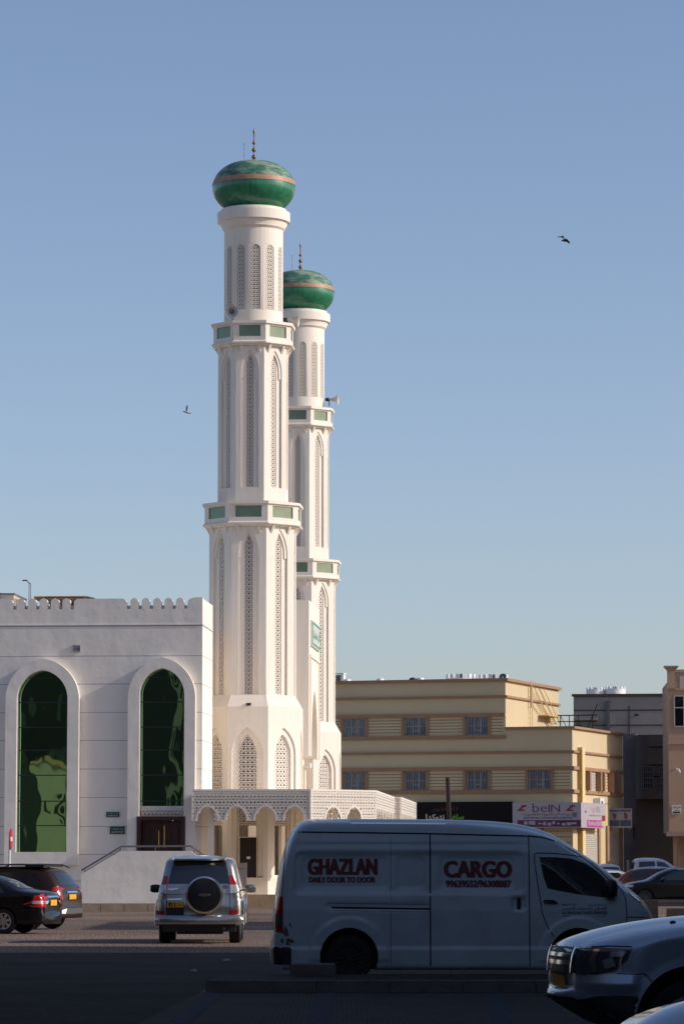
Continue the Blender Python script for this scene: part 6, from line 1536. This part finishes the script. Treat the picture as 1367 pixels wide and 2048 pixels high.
M_['paper'] = mat('pale_litter', (.35, .32, .28), .8)
for k_, (px, py, lab) in enumerate(((453, 1922, 'small pale scrap of litter on the shaded street left of the van'), (388, 1943, 'tiny crumpled scrap of litter nearer the camera left of the kerb end'))):
    g_ = G(px, py, .006); r = empty('litter', lab, 'litter', g_, .4 + k_, 'scraps of litter on the shaded street')
    m = MB(); m.add([(-.07, -.04, 0), (.06, -.05, .01), (.08, .04, .03), (-.05, .05, .015), (0, 0, .05)], [(0, 1, 4), (1, 2, 4), (2, 3, 4), (3, 0, 4)]); m.build('scrap', M_['paper'], r)

# ------------------------------------------------------------------ birds
def bird(label, px, py, d, span_px, pts_l, pts_r, body, matw):
    c = P(px, py, d); k = d / 6960.0
    r = empty('bird', label, 'bird', c, 0, 'birds in the sky')
    m = MB(); n_ = 8; vs = []
    for i, (a, b, rr) in enumerate(body): vs += [(a * k, rr * k * cos(2 * pi * q / n_), -b * k + rr * k * sin(2 * pi * q / n_)) for q in range(n_)]
    m.add(vs, [(i * n_ + q, i * n_ + (q + 1) % n_, (i + 1) * n_ + (q + 1) % n_, (i + 1) * n_ + q) for i in range(len(body) - 1) for q in range(n_)] + [tuple(range(n_)), tuple(range(len(body) * n_ - n_, len(body) * n_))]); m.build('body', M_['bird'], r, smooth=60)
    for pts, dy in ((pts_l, -.25), (pts_r, .25)):
        m = MB(); vs = [(a * k, dy * (i / len(pts)) + s_ * .008, -b * k) for s_ in (-1, 1) for i, (a, b) in enumerate(pts)]; nn = len(pts)
        m.add(vs, [tuple(range(nn)), tuple(reversed(range(nn, 2 * nn)))] + [(i, (i + 1) % nn, (i + 1) % nn + nn, i + nn) for i in range(nn)]); m.build('wing', matw, r)
bird('dark bird gliding with bent wings in the upper right sky', 1127, 480, 90, 26, [(-13.4, -5), (-10, -6), (-4, -7.8), (-2, -7.5), (-.8, -5), (0, -1), (-2.5, -.5), (-4.5, -4), (-9, -4), (-12, -4.2)], [(0, -2), (4, -3), (7.5, -1.5), (10, 1), (12.4, 4.5), (11.5, 5.6), (9.5, 4.5), (6, 1), (2, .6), (0, 1)],
     [(-6, 2, .3), (-4, 1.6, 1.4), (-2.2, .8, 1.9), (0, -.6, 1.6), (1, -2, 1.0), (1.6, -3.2, .4)], M_['bird'])
bird('small bird with raised pale wings left of the minarets', 374.5, 824, 110, 20, [(-2.5, -1), (-3, -6), (-1.5, -12), (.5, -13.5), (1.5, -10), (1.5, -5), (1, 0)], [(0, 0), (1, -5), (2.5, -8), (2.7, -4), (1.8, -.5)],
     [(-9, -.6, .2), (-7.5, -.9, .8), (-5, -.5, 1.0), (-2, 1, 1.3), (1, 2, 1.1), (4, 2.4, .8), (9, 2.6, .2)], M_['birdw'])

# ================================================================== UNSEEN STREET BUILDINGS (some inferred from shadows, some added to cut sky or be mirrored)
M_['tanb'] = mat('street_render', (.30, .25, .19), .9, var=.1, vscale=.4); M_['darkb'] = mat('street_dark_render', (.10, .085, .075), .9, var=.1, vscale=.4)
def street_block(label, x0, x1, y0, y1, h, matl, signs=(), face='+x'):
    r = empty('street_building', label, 'building', ((x0 + x1) / 2, (y0 + y1) / 2, 0), 0, 'street buildings out of frame')
    a, b = (x1 - x0) / 2, (y1 - y0) / 2
    m = MB(); m.box(-a, a, -b, b, 0, h); m.build('wall', matl, r)
    m = MB()
    for st in range(1, int(h / 3.4)):
        z_ = st * 3.4 + .9
        for k in range(int(2 * b / 3.2)):
            y = -b + 1 + k * 3.2
            for sx in (-1, 1): m.box(sx * a - .02, sx * a + .02, y, y + 1.4, z_, z_ + 1.4)
        for k in range(int(2 * a / 3.2)):
            x_ = -a + 1 + k * 3.2
            for sy in (-1, 1): m.box(x_, x_ + 1.4, sy * b - .02, sy * b + .02, z_, z_ + 1.4)
    wn = m.build('windows', M_['glassd'], r); wn['kind'] = 'stuff'
    m = MB(); m.box(-a - .15, a + .15, -b - .15, b + .15, h, h + .3); m.build('coping', M_['brown'], r)
    return r
street_block('tall dark building right of the frame that shades the near street', 11.5, 34, -25, 68.3, 23, M_['darkb'])
street_block('added dark building left of the frame, cutting sky light on the near street', -45, -11, -25, 54, 15.5, M_['darkb'])  # added out of view to block sky light from the van
street_block('lower building right of the frame whose corner shades the road', 13.5, 22, 90.5, 104.0, 10.2, M_['tanb'])
street_block('low building right of the frame shading the far parked cars', 23.5, 34, 146, 196, 7.2, M_['tanb'])
street_block('added building behind the camera, cutting sky light on the near street', -11, 11.4, -60, -30, 22, M_['darkb'])  # unseen block, added to keep sky light off the street
street_block('added stand-in dark building left of the plaza, one sunlit edge mirrored in the mosque windows', -22.5, -16.7, 84, 88, 16, M_['darkb'])  # unseen stand-in, shaped for the dark and bright parts of the reflection
street_block('added lower stand-in building left of the plaza, its sunlit face mirrored in the left window', -38, -25.4, 52, 83, 7.4, M_['tanb'])  # unseen stand-in, height set for the bright patch in the pane
